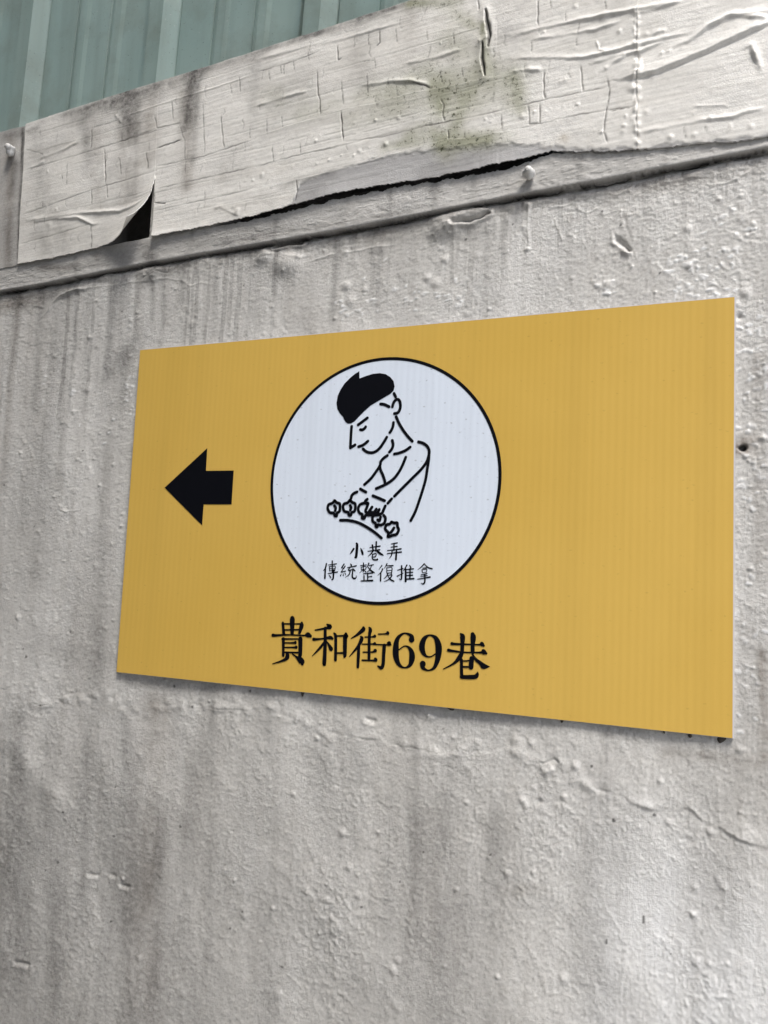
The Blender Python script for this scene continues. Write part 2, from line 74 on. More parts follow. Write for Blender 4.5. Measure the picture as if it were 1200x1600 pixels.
FAS_LINES = [[[[-0.2929,2.3124],[-0.2497,2.2965],[-0.2462,2.2878]],"hair",1],[[[-0.259,2.288],[-0.1991,2.2956],[-0.1631,2.3051]],"ridge",1.5],[[[-0.278,2.2729],[-0.2429,2.2812]],"ridge",1.2],[[[-0.2961,2.2718],[-0.1104,2.2837],[0.0034,2.2936],[0.0516,2.2939]],"hair",1],[[[-0.1381,2.3223],[-0.1368,2.2845]],"crack",1.6],[[[-0.1319,2.2837],[-0.0732,2.2867],[-0.0012,2.2964]],"hair",1],[[[-0.1052,2.2789],[-0.0968,2.2154]],"crack",2.0],[[[-0.0704,2.2573],[-0.0628,2.2252]],"crack",1.2],[[[-0.0134,2.2569],[-0.0064,2.2273]],"crack",1.4],[[[-0.0012,2.3212],[0.0054,2.2971],[0.0557,2.2969]],"crack",1.2],[[[0.0085,2.2605],[0.0582,2.2665]],"crack",2.2],[[[0.0327,2.3391],[0.0376,2.306]],"crack",1.0],[[[0.0491,2.2981],[0.0647,2.2653],[0.0719,2.2031]],"hair",1],[[[-0.127,2.2105],[-0.1241,2.1809]],"crack",1.4],[[[-0.0944,2.215],[-0.0894,2.1873]],"crack",1.2],[[[-0.2889,2.1852],[-0.1268,2.2085],[0.012,2.2204]],"hair",1.3],[[[0.0135,2.2277],[0.1077,2.23],[0.2041,2.2416]],"hair",1.3],[[[0.017,2.1878],[0.1107,2.1912],[0.2072,2.1949]],"hair",1.2],[[[-0.0772,2.3303],[-0.0137,2.337],[0.0904,2.3441],[0.1965,2.3526]],"thin",1.2],[[[-0.1383,2.3243],[-0.077,2.3283]],"hair",1],[[[0.0962,2.3243],[0.1018,2.2788],[0.1074,2.2337]],"hair",1.2],[[[0.1339,2.2946],[0.1381,2.2646],[0.1443,2.2362]],"crack",1.4],[[[0.1908,2.2619],[0.1929,2.2436]],"hair",1],[[[0.1643,2.3542],[0.1682,2.3278]],"crack",1.2],[[[0.1485,2.3466],[0.1519,2.3276]],"hair",1],[[[-0.2719,2.1727],[-0.2109,2.172],[-0.1468,2.1687],[-0.0614,2.1602],[-0.0256,2.1662],[0.0006,2.1736]],"ridge",2.6],[[[-0.2612,2.1692],[-0.2054,2.1673],[-0.1508,2.1607],[-0.1206,2.1456],[-0.0969,2.1443]],"ridge",2.6],[[[-0.123,2.146],[-0.1172,2.101]],"hair",1.2],[[[-0.2878,2.1306],[-0.2073,2.138],[-0.1254,2.1463]],"hair",1],[[[0.0102,2.1646],[0.0369,2.1588]],"crack",1.8],[[[0.0115,2.1496],[0.059,2.1518],[0.13,2.1539],[0.2097,2.1593]],"hair",1],[[[0.1314,2.1357],[0.1435,2.1375],[0.1562,2.1303],[0.1852,2.1155]],"ridge",1.2],[[[0.0079,2.1911],[0.0124,2.1643]],"hair",1.2],[[[-0.1029,2.2551],[-0.0979,2.2271]],"crack",2.2],[[[-0.0873,2.3381],[-0.077,2.3283],[-0.0718,2.3214]],"ridge",1.2],[[[-0.189,2.2699],[-0.1858,2.2257]],"hair",1],[[[-0.199,2.2477],[-0.1972,2.2394]],"crack",1],[[[-0.2398,2.2061],[-0.2385,2.1939]],"hair",1],[[[0.1949,2.3766],[0.2915,2.3777],[0.3542,2.3751],[0.4451,2.3787]],"ridge",1.2],[[[0.1964,2.3545],[0.2624,2.3577],[0.3109,2.3643]],"hair",1.2],[[[0.3402,2.3663],[0.3433,2.343],[0.3487,2.3435]],"crack",1.8],[[[0.4103,2.3737],[0.4119,2.3546],[0.4052,2.3493]],"crack",1.6],[[[0.3918,2.373],[0.3945,2.3535]],"hair",1.2],[[[0.4369,2.3723],[0.4397,2.348]],"hair",1],[[[0.2004,2.2959],[0.2391,2.3005],[0.2959,2.3028]],"ridge",2.0],[[[0.3071,2.3336],[0.3111,2.2979],[0.3149,2.2833],[0.3171,2.2569]],"crack",1.8],[[[0.3507,2.3068],[0.3564,2.2679]],"hair",1.3],[[[0.3933,2.3078],[0.3966,2.2767]],"hair",1.3],[[[0.3851,2.3301],[0.4062,2.3287]],"hair",1],[[[0.4043,2.3326],[0.4069,2.315]],"hair",1],[[[0.2038,2.2452],[0.2614,2.252],[0.3532,2.26],[0.4096,2.2588],[0.4638,2.2627],[0.5099,2.2612],[0.5419,2.2609],[0.5824,2.2618],[0.6159,2.2608]],"split",2.6],[[[0.387,2.2922],[0.4357,2.2879],[0.4629,2.2827],[0.4866,2.2727],[0.5,2.2633]],"ridge",3.0],[[[0.4664,2.2803],[0.49,2.2687],[0.4967,2.265]],"crack",1.8],[[[0.3533,2.2583],[0.3554,2.2341],[0.3588,2.2097]],"crack",2.6],[[[0.3632,2.2072],[0.426,2.204],[0.4925,2.2079],[0.5719,2.2085],[0.6174,2.2105]],"hair",1.3],[[[0.5121,2.2461],[0.5173,2.2354],[0.5164,2.2194],[0.52,2.2091]],"crack",1.5],[[[0.5088,2.2891],[0.5144,2.2684]],"hair",1.2],[[[0.5426,2.2849],[0.5446,2.2716]],"hair",1.2],[[[0.455,2.311],[0.5047,2.3097],[0.5447,2.3142]],"ridge",1.8],[[[0.5276,2.3436],[0.53,2.3218]],"hair",1.2],[[[0.4863,2.3569],[0.4887,2.3398]],"hair",1],[[[0.5743,2.3662],[0.5781,2.3443],[0.5818,2.3257],[0.5809,2.3083]],"gash",4.0],[[[0.5713,2.317],[0.5728,2.291],[0.5767,2.2662]],"gash",3.0],[[[0.5627,2.3838],[0.5648,2.3686]],"crack",2.0],[[[0.565,2.3185],[0.5835,2.3221]],"ridge",1.5],[[[0.2072,2.1949],[0.2834,2.201],[0.3671,2.2015]],"hair",1.2],[[[0.2841,2.2199],[0.2863,2.2022]],"hair",1.2],[[[0.2821,2.1616],[0.2852,2.1405],[0.2824,2.1255]],"crack",1.6],[[[0.2099,2.1557],[0.2822,2.1598],[0.3864,2.1679],[0.461,2.1764],[0.5035,2.1784],[0.5259,2.1808]],"split",2.4],[[[0.5253,2.1952],[0.5265,2.1806]],"crack",1.8],[[[0.5259,2.1808],[0.5575,2.1765],[0.6184,2.1777]],"split",2.2],[[[0.5493,2.1876],[0.5512,2.1777]],"hair",1.2],[[[0.6026,2.2025],[0.6039,2.182]],"hair",1.4],[[[0.3635,2.2021],[0.3675,2.193]],"hair",1],[[[0.2217,2.2702],[0.2242,2.2449]],"hair",1.2],[[[0.2202,2.3528],[0.2234,2.3342]],"hair",1],[[[0.2413,2.3571],[0.2442,2.3422]],"hair",1],[[[0.2471,2.3576],[0.249,2.3394]],"hair",1],[[[0.2642,2.3591],[0.2672,2.3425]],"hair",1],[[[0.2901,2.3691],[0.293,2.3526]],"hair",1],[[[0.2487,2.2721],[0.252,2.2503]],"hair",1],[[[0.2344,2.2254],[0.2382,2.1967]],"hair",1.2],[[[0.6142,2.3163],[0.6588,2.3182],[0.7021,2.3168],[0.7358,2.3161],[0.7741,2.314],[0.7981,2.3138],[0.8269,2.3153]],"ridge",3.0],[[[0.6488,2.3615],[0.6505,2.3233]],"crack",1.6],[[[0.6152,2.2829],[0.66,2.2743],[0.7118,2.2619],[0.7532,2.2621],[0.7748,2.2645],[0.817,2.2663],[0.8554,2.2673]],"ridge",3.0],[[[0.6445,2.3044],[0.6882,2.3002],[0.7278,2.2983],[0.7634,2.3031]],"ridge",2.0],[[[0.7231,2.2524],[0.7534,2.2546],[0.7856,2.2546],[0.8171,2.2634]],"ridge",2.6],[[[0.74,2.2381],[0.7535,2.247],[0.7696,2.2538]],"ridge",2.4],[[[0.8224,2.2519],[0.8454,2.2552],[0.868,2.27],[0.8902,2.2774],[0.9122,2.2761],[0.9361,2.2729]],"ridge",4.0],[[[0.8902,2.2774],[0.9025,2.2757],[0.9361,2.2631]],"ridge",2.5],[[[0.7594,2.2219],[0.7808,2.2217],[0.8071,2.2233],[0.838,2.2309],[0.8682,2.2384],[0.9001,2.2479],[0.9314,2.2558],[0.9432,2.2571]],"step",5.5],[[[0.7795,2.3096],[0.8087,2.3111],[0.8372,2.3126]],"ridge",2.5],[[[0.9087,2.2303],[0.9171,2.2326],[0.9219,2.2175],[0.9255,2.2055],[0.9286,2.1959]],"ridge",4.0],[[[0.6159,2.2624],[0.6398,2.2608],[0.6575,2.2563]],"ridge",2.2],[[[0.6599,2.2558],[0.6607,2.2248],[0.663,2.2136]],"crack",1.8],[[[0.7097,2.2514],[0.7119,2.2292],[0.7133,2.2144]],"crack",1.5],[[[0.6174,2.2105],[0.6644,2.2133],[0.7128,2.2139],[0.7459,2.2144]],"hair",1.4],[[[0.7443,2.2267],[0.7482,2.2095],[0.7464,2.189]],"hair",1.4],[[[0.745,2.1893],[0.7427,2.169],[0.7416,2.1515],[0.7473,2.1357]],"crack",1.4],[[[0.6397,2.2106],[0.6425,2.1824],[0.6566,2.1796],[0.6558,2.2104]],"crack",1.5],[[[0.6184,2.1777],[0.6566,2.1796],[0.7051,2.1824],[0.7465,2.1816],[0.7788,2.1796]],"hair",1.2],[[[0.7493,2.1796],[0.7761,2.1786]],"hair",1.2],[[[0.7295,2.2827],[0.7339,2.268],[0.7423,2.2646]],"thin",1.5],[[[0.7907,2.2756],[0.8012,2.2745],[0.8117,2.2779]],"ridge",2.0],[[[0.7795,2.3126],[0.7811,2.2913],[0.7801,2.2677],[0.7831,2.2493],[0.782,2.2288]],"seam",2.5],[[[0.782,2.2288],[0.7811,2.2025],[0.7835,2.1845],[0.7817,2.1615],[0.7848,2.1318]],"seam",2.5],[[[0.7833,2.1437],[0.8081,2.1434],[0.8388,2.1447],[0.8639,2.1455],[0.8981,2.143],[0.9125,2.1471],[0.9362,2.1479]],"ridge",2.2],[[[0.8414,2.1413],[0.842,2.1242]],"hair",1],[[[0.8652,2.1382],[0.867,2.1294]],"hair",1],[[[0.8932,2.1565],[0.8884,2.1603],[0.8512,2.1664]],"thin",1.2],[[[0.8933,2.1356],[0.8953,2.1283],[0.891,2.1258]],"thin",1.4],[[[0.6666,2.3569],[0.6684,2.3439]],"hair",1],[[[0.7395,2.338],[0.7412,2.3238]],"hair",1.2],[[[0.6875,2.3328],[0.6883,2.3202]],"hair",1],[[[0.7026,2.2921],[0.7035,2.2812]],"hair",1],[[[0.6416,2.302],[0.6426,2.2861]],"hair",1]]
FAS_BLOBS = [[-0.2183,2.1572,0.0066,3.5,1],[-0.233,2.2605,0.0031,2,1],[-0.2015,2.2242,0.0024,2,1],[-0.2048,2.1842,0.003,2.5,1],[-0.2283,2.1932,0.0024,2,1],[-0.1879,2.1884,0.0024,1.8,1],[0.1785,2.126,0.0053,4,1],[0.17,2.1329,0.0032,2.5,1],[0.1889,2.1749,0.0026,2.2,1],[0.2029,2.1727,0.0026,2.2,1],[0.0331,2.2039,0.0028,1.5,1],[0.0221,2.2826,0.0021,1.5,1],[0.0057,2.2422,0.0017,1.5,1],[0.2275,2.1834,0.0043,3.5,1],[0.2193,2.1788,0.0036,3,1],[0.2739,2.1843,0.0031,2.5,1],[0.2973,2.2175,0.0028,2.5,1],[0.312,2.2183,0.0028,2.5,1],[0.3181,2.2267,0.0023,2,1],[0.3767,2.2334,0.0028,2.5,1],[0.411,2.2318,0.0027,2.5,1],[0.4329,2.2319,0.0027,2.5,1],[0.4479,2.2279,0.0034,3.5,1],[0.3867,2.1892,0.003,3,1],[0.3916,2.1887,0.0027,3,1],[0.3786,2.1833,0.0027,2.5,1],[0.4019,2.1912,0.0022,2,1],[0.4164,2.1902,0.003,2.5,1],[0.4293,2.1919,0.004,4,1],[0.4677,2.1905,0.0039,3.5,1],[0.3157,2.1806,0.0023,2,1],[0.3359,2.1826,0.0023,2,1],[0.3417,2.1816,0.0023,2,1],[0.5097,2.3308,0.0025,2.5,1],[0.5411,2.197,0.0025,2.2,1],[0.5662,2.1932,0.0023,2,1],[0.5798,2.2013,0.0025,2.2,1],[0.5892,2.1957,0.0025,2.2,1],[0.5791,2.1961,0.0025,2.2,1],[0.3572,2.187,0.002,1.8,1],[0.3548,2.2308,0.0016,1.6,1],[0.7011,2.3387,0.0033,2.5,1],[0.759,2.2886,0.0032,3,1],[0.7597,2.28,0.0027,2.5,1],[0.6883,2.2358,0.0037,2.5,1],[0.6826,2.2345,0.0028,2.5,1],[0.6932,2.2323,0.0028,2.5,1],[0.6596,2.3111,0.0028,2,1],[0.8014,2.2193,0.0053,5,1],[0.7386,2.3139,0.0064,5,1],[0.8143,2.2773,0.0035,2.5,1],[0.821,2.261,0.0035,3.5,1],[0.8211,2.2478,0.0026,4,1],[0.812,2.247,0.0026,3.5,1],[0.8173,2.2429,0.0026,-4,1],[0.7672,2.1555,0.0035,3,1],[0.766,2.1475,0.0035,2.5,1],[0.8121,2.132,0.0034,3,1],[0.8237,2.1304,0.0034,3,1],[0.8375,2.1535,0.0026,3,1],[0.8513,2.1565,0.0026,2.5,1],[0.8713,2.1483,0.0025,2.5,1],[0.9035,2.1253,0.0033,3,1],[0.9173,2.1268,0.0033,3,1],[0.7948,2.1691,0.0035,2.5,1],[0.755,2.1608,0.0027,2,1],[0.8528,2.1279,0.0034,2.5,1],[0.6878,2.1988,0.0023,2,1],[0.6963,2.1977,0.0023,2,1],[0.707,2.1976,0.0025,2.2,1],[0.6706,2.1983,0.0026,2,1],[0.6635,2.1951,0.0026,2,1],[0.6328,2.195,0.0037,2.5,1],[0.6209,2.1958,0.0037,3,1],[0.6494,2.1979,0.0028,3,1],[0.7697,2.1682,0.0026,3,1],[0.7306,2.1557,0.0027,2.5,1],[0.7389,2.1529,0.0027,2.5,1],[0.7304,2.2357,0.0027,2,1],[0.8881,2.2068,0.0076,2,1],[0.7757,2.2066,0.0053,3,1],[0.7833,2.2315,0.0053,3,1]]
FAS_STAINS = [[-0.1756,2.3554,0.071,2.3745,0.0172,0.42,"d"],[-0.04,2.352,-0.0391,2.191,0.0118,0.4,"d"],[-0.1285,2.3224,-0.1061,2.1667,0.0145,0.28,"b"],[0.0831,2.3831,0.0827,2.227,0.0092,0.4,"d"],[-0.0171,2.3243,-0.0062,2.231,0.0105,0.35,"b"],[-0.2643,2.3359,-0.2401,2.1862,0.0176,0.2,"d"],[0.195,2.3748,0.1968,2.2607,0.0133,0.2,"d"],[0.2754,2.3939,0.4166,2.4012,0.0087,0.35,"d"],[0.423,2.2678,0.6163,2.2466,0.0304,0.28,"m"],[0.4668,2.1949,0.6097,2.1685,0.0138,0.35,"m"],[0.5199,2.3357,0.5882,2.2716,0.0238,0.22,"m"],[0.6437,2.0983,0.6408,2.0761,0.0046,0.5,"b"],[-0.3378,2.3433,-0.3145,2.0635,0.0115,0.55,"b"],[-0.309,2.3567,-0.2919,2.085,0.0038,0.8,"d"],[-0.3221,2.2906,-0.3236,2.2352,0.0101,0.5,"d"],[-0.3258,2.1864,-0.311,2.0872,0.0125,0.35,"d"],[-0.3535,2.3525,-0.3131,2.3512,0.0103,0.5,"d"],[-0.0693,2.3697,-0.0551,2.2912,0.0191,0.75,"d"],[0.0703,2.3837,0.0652,2.2857,0.0127,0.85,"d"],[0.0606,2.3428,0.076,2.184,0.0149,0.55,"b"],[-0.0497,2.3075,-0.045,2.1805,0.0259,0.42,"b"],[0.0701,2.386,0.0963,2.3779,0.0115,0.5,"d"],[-0.118,2.3619,-0.0213,2.3713,0.0109,0.6,"d"],[-0.206,2.3614,-0.0901,2.3681,0.0074,0.5,"d"],[-0.1593,2.3403,-0.136,2.253,0.0147,0.4,"d"],[-0.0092,2.3572,0.0026,2.2521,0.0117,0.3,"b"],[-0.2889,2.3467,-0.2657,2.3485,0.0076,0.4,"d"],[-0.008,2.3743,0.2176,2.3913,0.0071,0.6,"d"],[0.2176,2.3913,0.3744,2.4014,0.0055,0.5,"d"],[0.3742,2.4035,0.4575,2.406,0.0053,0.6,"d"],[0.4575,2.406,0.5371,2.3905,0.0082,0.5,"m"],[-0.2425,2.1387,-0.2018,2.1097,0.0218,0.35,"d"],[0.4828,2.285,0.5144,2.2295,0.0219,0.5,"m"],[0.5227,2.2617,0.5615,2.2392,0.0255,0.55,"m"],[0.5473,2.2421,0.5267,2.1599,0.0135,0.5,"m"],[0.4225,2.278,0.3808,2.2765,0.0142,0.25,"m"],[0.3383,2.2699,0.2832,2.2653,0.0146,0.2,"m"],[0.4863,2.201,0.5163,2.1809,0.0137,0.45,"m"],[0.5165,2.1761,0.5824,2.1688,0.0116,0.75,"m"],[0.6161,2.256,0.631,2.2062,0.0133,0.45,"m"],[0.572,2.3426,0.5789,2.2736,0.0068,0.55,"m"],[0.5079,2.393,0.5577,2.3461,0.0101,0.4,"m"],[0.5743,2.2747,0.6169,2.2277,0.0174,0.35,"m"],[0.4268,2.1874,0.487,2.1843,0.008,0.35,"m"],[0.3615,2.2397,0.4648,2.2394,0.0165,0.2,"m"],[0.3597,2.3738,0.3787,2.3179,0.0147,0.16,"b"],[0.4586,2.3805,0.4609,2.3297,0.0184,0.2,"b"],[0.6888,2.1539,0.6914,2.1516,0.0054,0.4,"y"],[0.2561,2.1554,0.3443,2.1616,0.0063,0.45,"d"],[-0.2171,2.1828,-0.1818,2.1307,0.0169,0.15,"d"],[0.3776,2.3386,0.401,2.2926,0.0187,0.15,"d"],[0.223,2.3092,0.2819,2.2865,0.0239,0.12,"m"]]
LIP_STAINS = [[0.0886,2.1028,0.0867,2.0629,0.0055,0.4,"d"],[-0.1542,2.0945,-0.1523,2.0479,0.0071,0.4,"d"],[0.2449,2.1026,0.2453,2.0612,0.0052,0.35,"d"],[0.438,2.1194,0.4372,2.0707,0.0049,0.3,"d"],[0.564,2.1233,0.5629,2.0766,0.0047,0.3,"d"],[0.7098,2.1217,0.709,2.0817,0.0054,0.3,"d"],[0.8185,2.1158,0.8173,2.0877,0.0043,0.3,"d"],[0.1523,2.0783,0.4696,2.0855,0.0054,0.3,"d"],[-0.0002,2.0812,0.0155,2.0517,0.0157,0.7,"d"],[-0.1107,2.0892,-0.0405,2.0806,0.0139,0.4,"d"],[-0.2419,2.0814,-0.0392,2.067,0.006,0.35,"d"],[0.5148,2.1727,0.6085,2.1653,0.0087,0.65,"m"],[0.0903,2.0809,0.2347,2.0832,0.0088,0.25,"d"],[0.3653,2.1207,0.3573,2.0718,0.0071,0.4,"d"],[0.5052,2.1234,0.504,2.0805,0.0077,0.4,"d"],[0.6461,2.0962,0.6455,2.0872,0.0055,0.5,"d"],[-0.2426,2.0874,-0.1665,2.0727,0.0072,0.3,"b"]]
HAIR = [[402.2,465.8],[402.8,455.0],[412.5,457.9],[423.5,460.5],[434.5,460.9],[443.7,458.9],[451.2,454.2],[456.5,447.9],[458.5,440.1],[457.2,434.2],[453.2,430.1],[447.1,426.7],[432.9,419.5],[422.1,413.7],[413.3,406.3],[404.4,398.1],[398.2,391.8],[392.7,389.0],[388.1,388.9],[384.2,391.1],[381.1,395.5],[379.6,399.1],[374.0,404.5],[369.4,411.7],[367.8,420.5],[369.1,431.0],[373.0,439.5],[379.2,448.8],[388.2,457.1],[395.5,462.4]]
LINES = [[[394.1,384.7,3.63],[393.7,374.3,3.63],[393.7,353.0,3.61]],[[393.7,353.0,3.61],[400.9,357.3,3.61]],[[404.3,386.5,3.62],[418.4,396.1,3.61]],[[408.2,379.4,3.61],[411.3,379.1,3.61],[414.6,380.9,3.61],[416.3,383.2,3.61]],[[406.7,354.5,3.6],[413.9,356.9,3.59],[421.0,362.2,3.59]],[[413.9,351.1,3.59],[419.0,347.1,3.58],[425.5,345.4,3.57],[432.8,346.4,3.56],[439.8,351.7,3.56],[445.7,360.0,3.55],[449.9,367.1,3.55]],[[438.0,415.5,3.6],[444.0,414.6,3.59],[451.4,411.0,3.58]],[[458.1,429.9,3.58],[461.0,424.6,3.58]],[[456.5,410.8,3.57],[458.0,416.3,3.57],[460.9,420.1,3.57],[464.4,421.1,3.57],[467.6,417.5,3.56],[468.7,410.7,3.56],[467.5,404.8,3.56],[464.4,401.4,3.56],[460.0,400.8,3.56]],[[462.9,396.1,3.56],[467.8,386.3,3.54],[475.4,375.1,3.53],[481.9,367.3,3.51],[488.9,360.1,3.5]],[[459.2,387.8,3.56],[458.7,382.4,3.55],[456.6,377.1,3.55],[454.3,373.8,3.55]],[[458.6,362.2,3.54],[460.1,356.2,3.53],[458.8,350.4,3.53],[454.9,345.6,3.53]],[[462.7,342.7,3.52],[470.6,344.1,3.51],[479.3,347.4,3.51],[486.1,351.9,3.5]],[[498.1,359.1,3.49],[505.1,356.9,3.48],[511.3,352.4,3.47],[514.5,345.7,3.46],[513.7,337.5,3.46],[510.6,329.4,3.46],[503.2,319.6,3.46],[491.5,308.2,3.47],[478.1,295.1,3.47],[465.5,282.7,3.48]],[[514.5,345.7,3.46],[514.2,332.6,3.45],[512.8,321.1,3.45],[511.0,306.4,3.44],[507.8,293.3,3.44],[503.3,278.1,3.43],[497.9,261.7,3.43],[491.5,248.6,3.43]],[[452.2,340.8,3.53],[446.8,337.2,3.54],[442.5,332.2,3.54],[441.4,326.3,3.54],[436.0,318.0,3.54],[428.3,308.0,3.54],[418.7,299.4,3.55]],[[441.4,326.3,3.54],[442.6,320.4,3.53],[446.1,313.7,3.53],[449.6,305.2,3.52],[450.5,301.1,3.51]],[[480.1,337.7,3.5],[475.8,326.6,3.5],[470.1,315.9,3.5],[462.6,306.8,3.5],[451.3,299.4,3.51],[437.2,293.6,3.52]],[[412.6,293.2,3.55],[421.6,288.7,3.54]],[[432.8,283.4,3.52],[451.0,276.4,3.5]],[[456.1,272.8,3.49],[461.5,278.9,3.48]],[[407.8,288.9,3.56],[402.8,286.8,3.56],[399.6,283.4,3.56],[398.6,278.9,3.56]],[[383.5,247.9,3.56],[395.6,247.9,3.55],[410.5,245.2,3.53],[425.4,238.7,3.5],[438.5,231.1,3.48],[448.7,223.6,3.47]],[[424.3,278.4,3.53],[421.2,275.5,3.53],[422.8,272.2,3.53],[425.9,272.7,3.52],[424.0,266.3,3.52],[422.5,261.2,3.52],[426.3,257.9,3.51]],[[432.2,267.2,3.51],[428.8,262.1,3.51],[425.4,257.1,3.52]],[[439.0,264.4,3.5],[435.6,259.7,3.5],[431.8,256.0,3.51]],[[443.5,263.9,3.5],[441.5,259.7,3.5],[439.4,256.0,3.5]],[[452.4,268.9,3.49],[450.3,263.9,3.49],[447.9,258.9,3.49],[443.0,256.4,3.49],[433.6,256.0,3.5]],[[425.3,258.8,3.52],[433.4,259.7,3.51],[442.5,258.7,3.5]],[[426.4,255.9,3.51],[435.4,256.0,3.5],[441.7,256.1,3.49]]]
BLOSSOMS = [[[[372.9,276.3,3.59],[376.4,273.4,3.58],[381.2,271.7,3.58],[381.9,266.1,3.57],[381.4,261.0,3.57],[377.8,258.4,3.57],[377.5,254.5,3.57],[374.7,254.1,3.57],[372.2,258.0,3.58],[365.9,259.2,3.59],[362.4,264.3,3.6],[363.4,270.3,3.6],[368.9,272.5,3.59],[372.9,276.3,3.59]],[[372.9,268.9,3.59],[375.1,266.0,3.58],[374.6,261.8,3.58]]],[[[397.2,277.2,3.56],[401.2,273.8,3.55],[405.4,272.1,3.55],[406.3,266.2,3.54],[405.0,261.1,3.54],[400.9,259.1,3.55],[399.8,255.5,3.55],[397.0,255.5,3.55],[395.0,259.4,3.55],[389.3,261.0,3.56],[386.7,267.0,3.57],[388.3,271.5,3.57],[393.7,273.3,3.56],[397.2,277.2,3.56]],[[397.8,269.4,3.56],[399.6,266.2,3.55],[398.5,262.8,3.55]]],[[[422.8,273.3,3.53],[416.4,272.1,3.54],[412.5,269.6,3.54],[410.8,264.2,3.54],[413.4,258.7,3.53],[417.6,256.5,3.52],[417.5,251.5,3.52],[421.1,251.2,3.52],[422.8,255.4,3.52],[428.2,255.9,3.51]]],[[[450.7,255.6,3.48],[453.6,251.5,3.48],[452.1,244.9,3.48],[446.9,241.8,3.48],[442.4,242.3,3.49],[441.6,239.3,3.48],[439.5,239.7,3.49],[438.7,243.9,3.49],[434.4,247.1,3.5],[433.8,253.0,3.5],[436.3,255.5,3.5],[440.8,256.0,3.5]],[[446.0,253.1,3.49],[444.5,247.8,3.49],[441.7,249.2,3.49]]],[[[462.7,246.3,3.46],[467.2,245.1,3.46],[471.6,245.1,3.45],[472.2,240.2,3.45],[474.2,235.3,3.44],[471.4,229.5,3.44],[465.4,227.8,3.45],[461.0,226.0,3.45],[458.4,226.0,3.46],[459.0,230.9,3.46],[453.9,236.6,3.47],[455.8,242.4,3.47],[460.2,243.3,3.46],[462.7,246.3,3.46]],[[467.0,238.1,3.45],[465.0,234.8,3.45],[462.3,231.6,3.45]]]]
ARROW = [[69.6,296.7],[146.2,358.9],[146.5,322.8],[197.6,322.7],[197.4,270.4],[146.3,270.2],[146.0,237.2]]
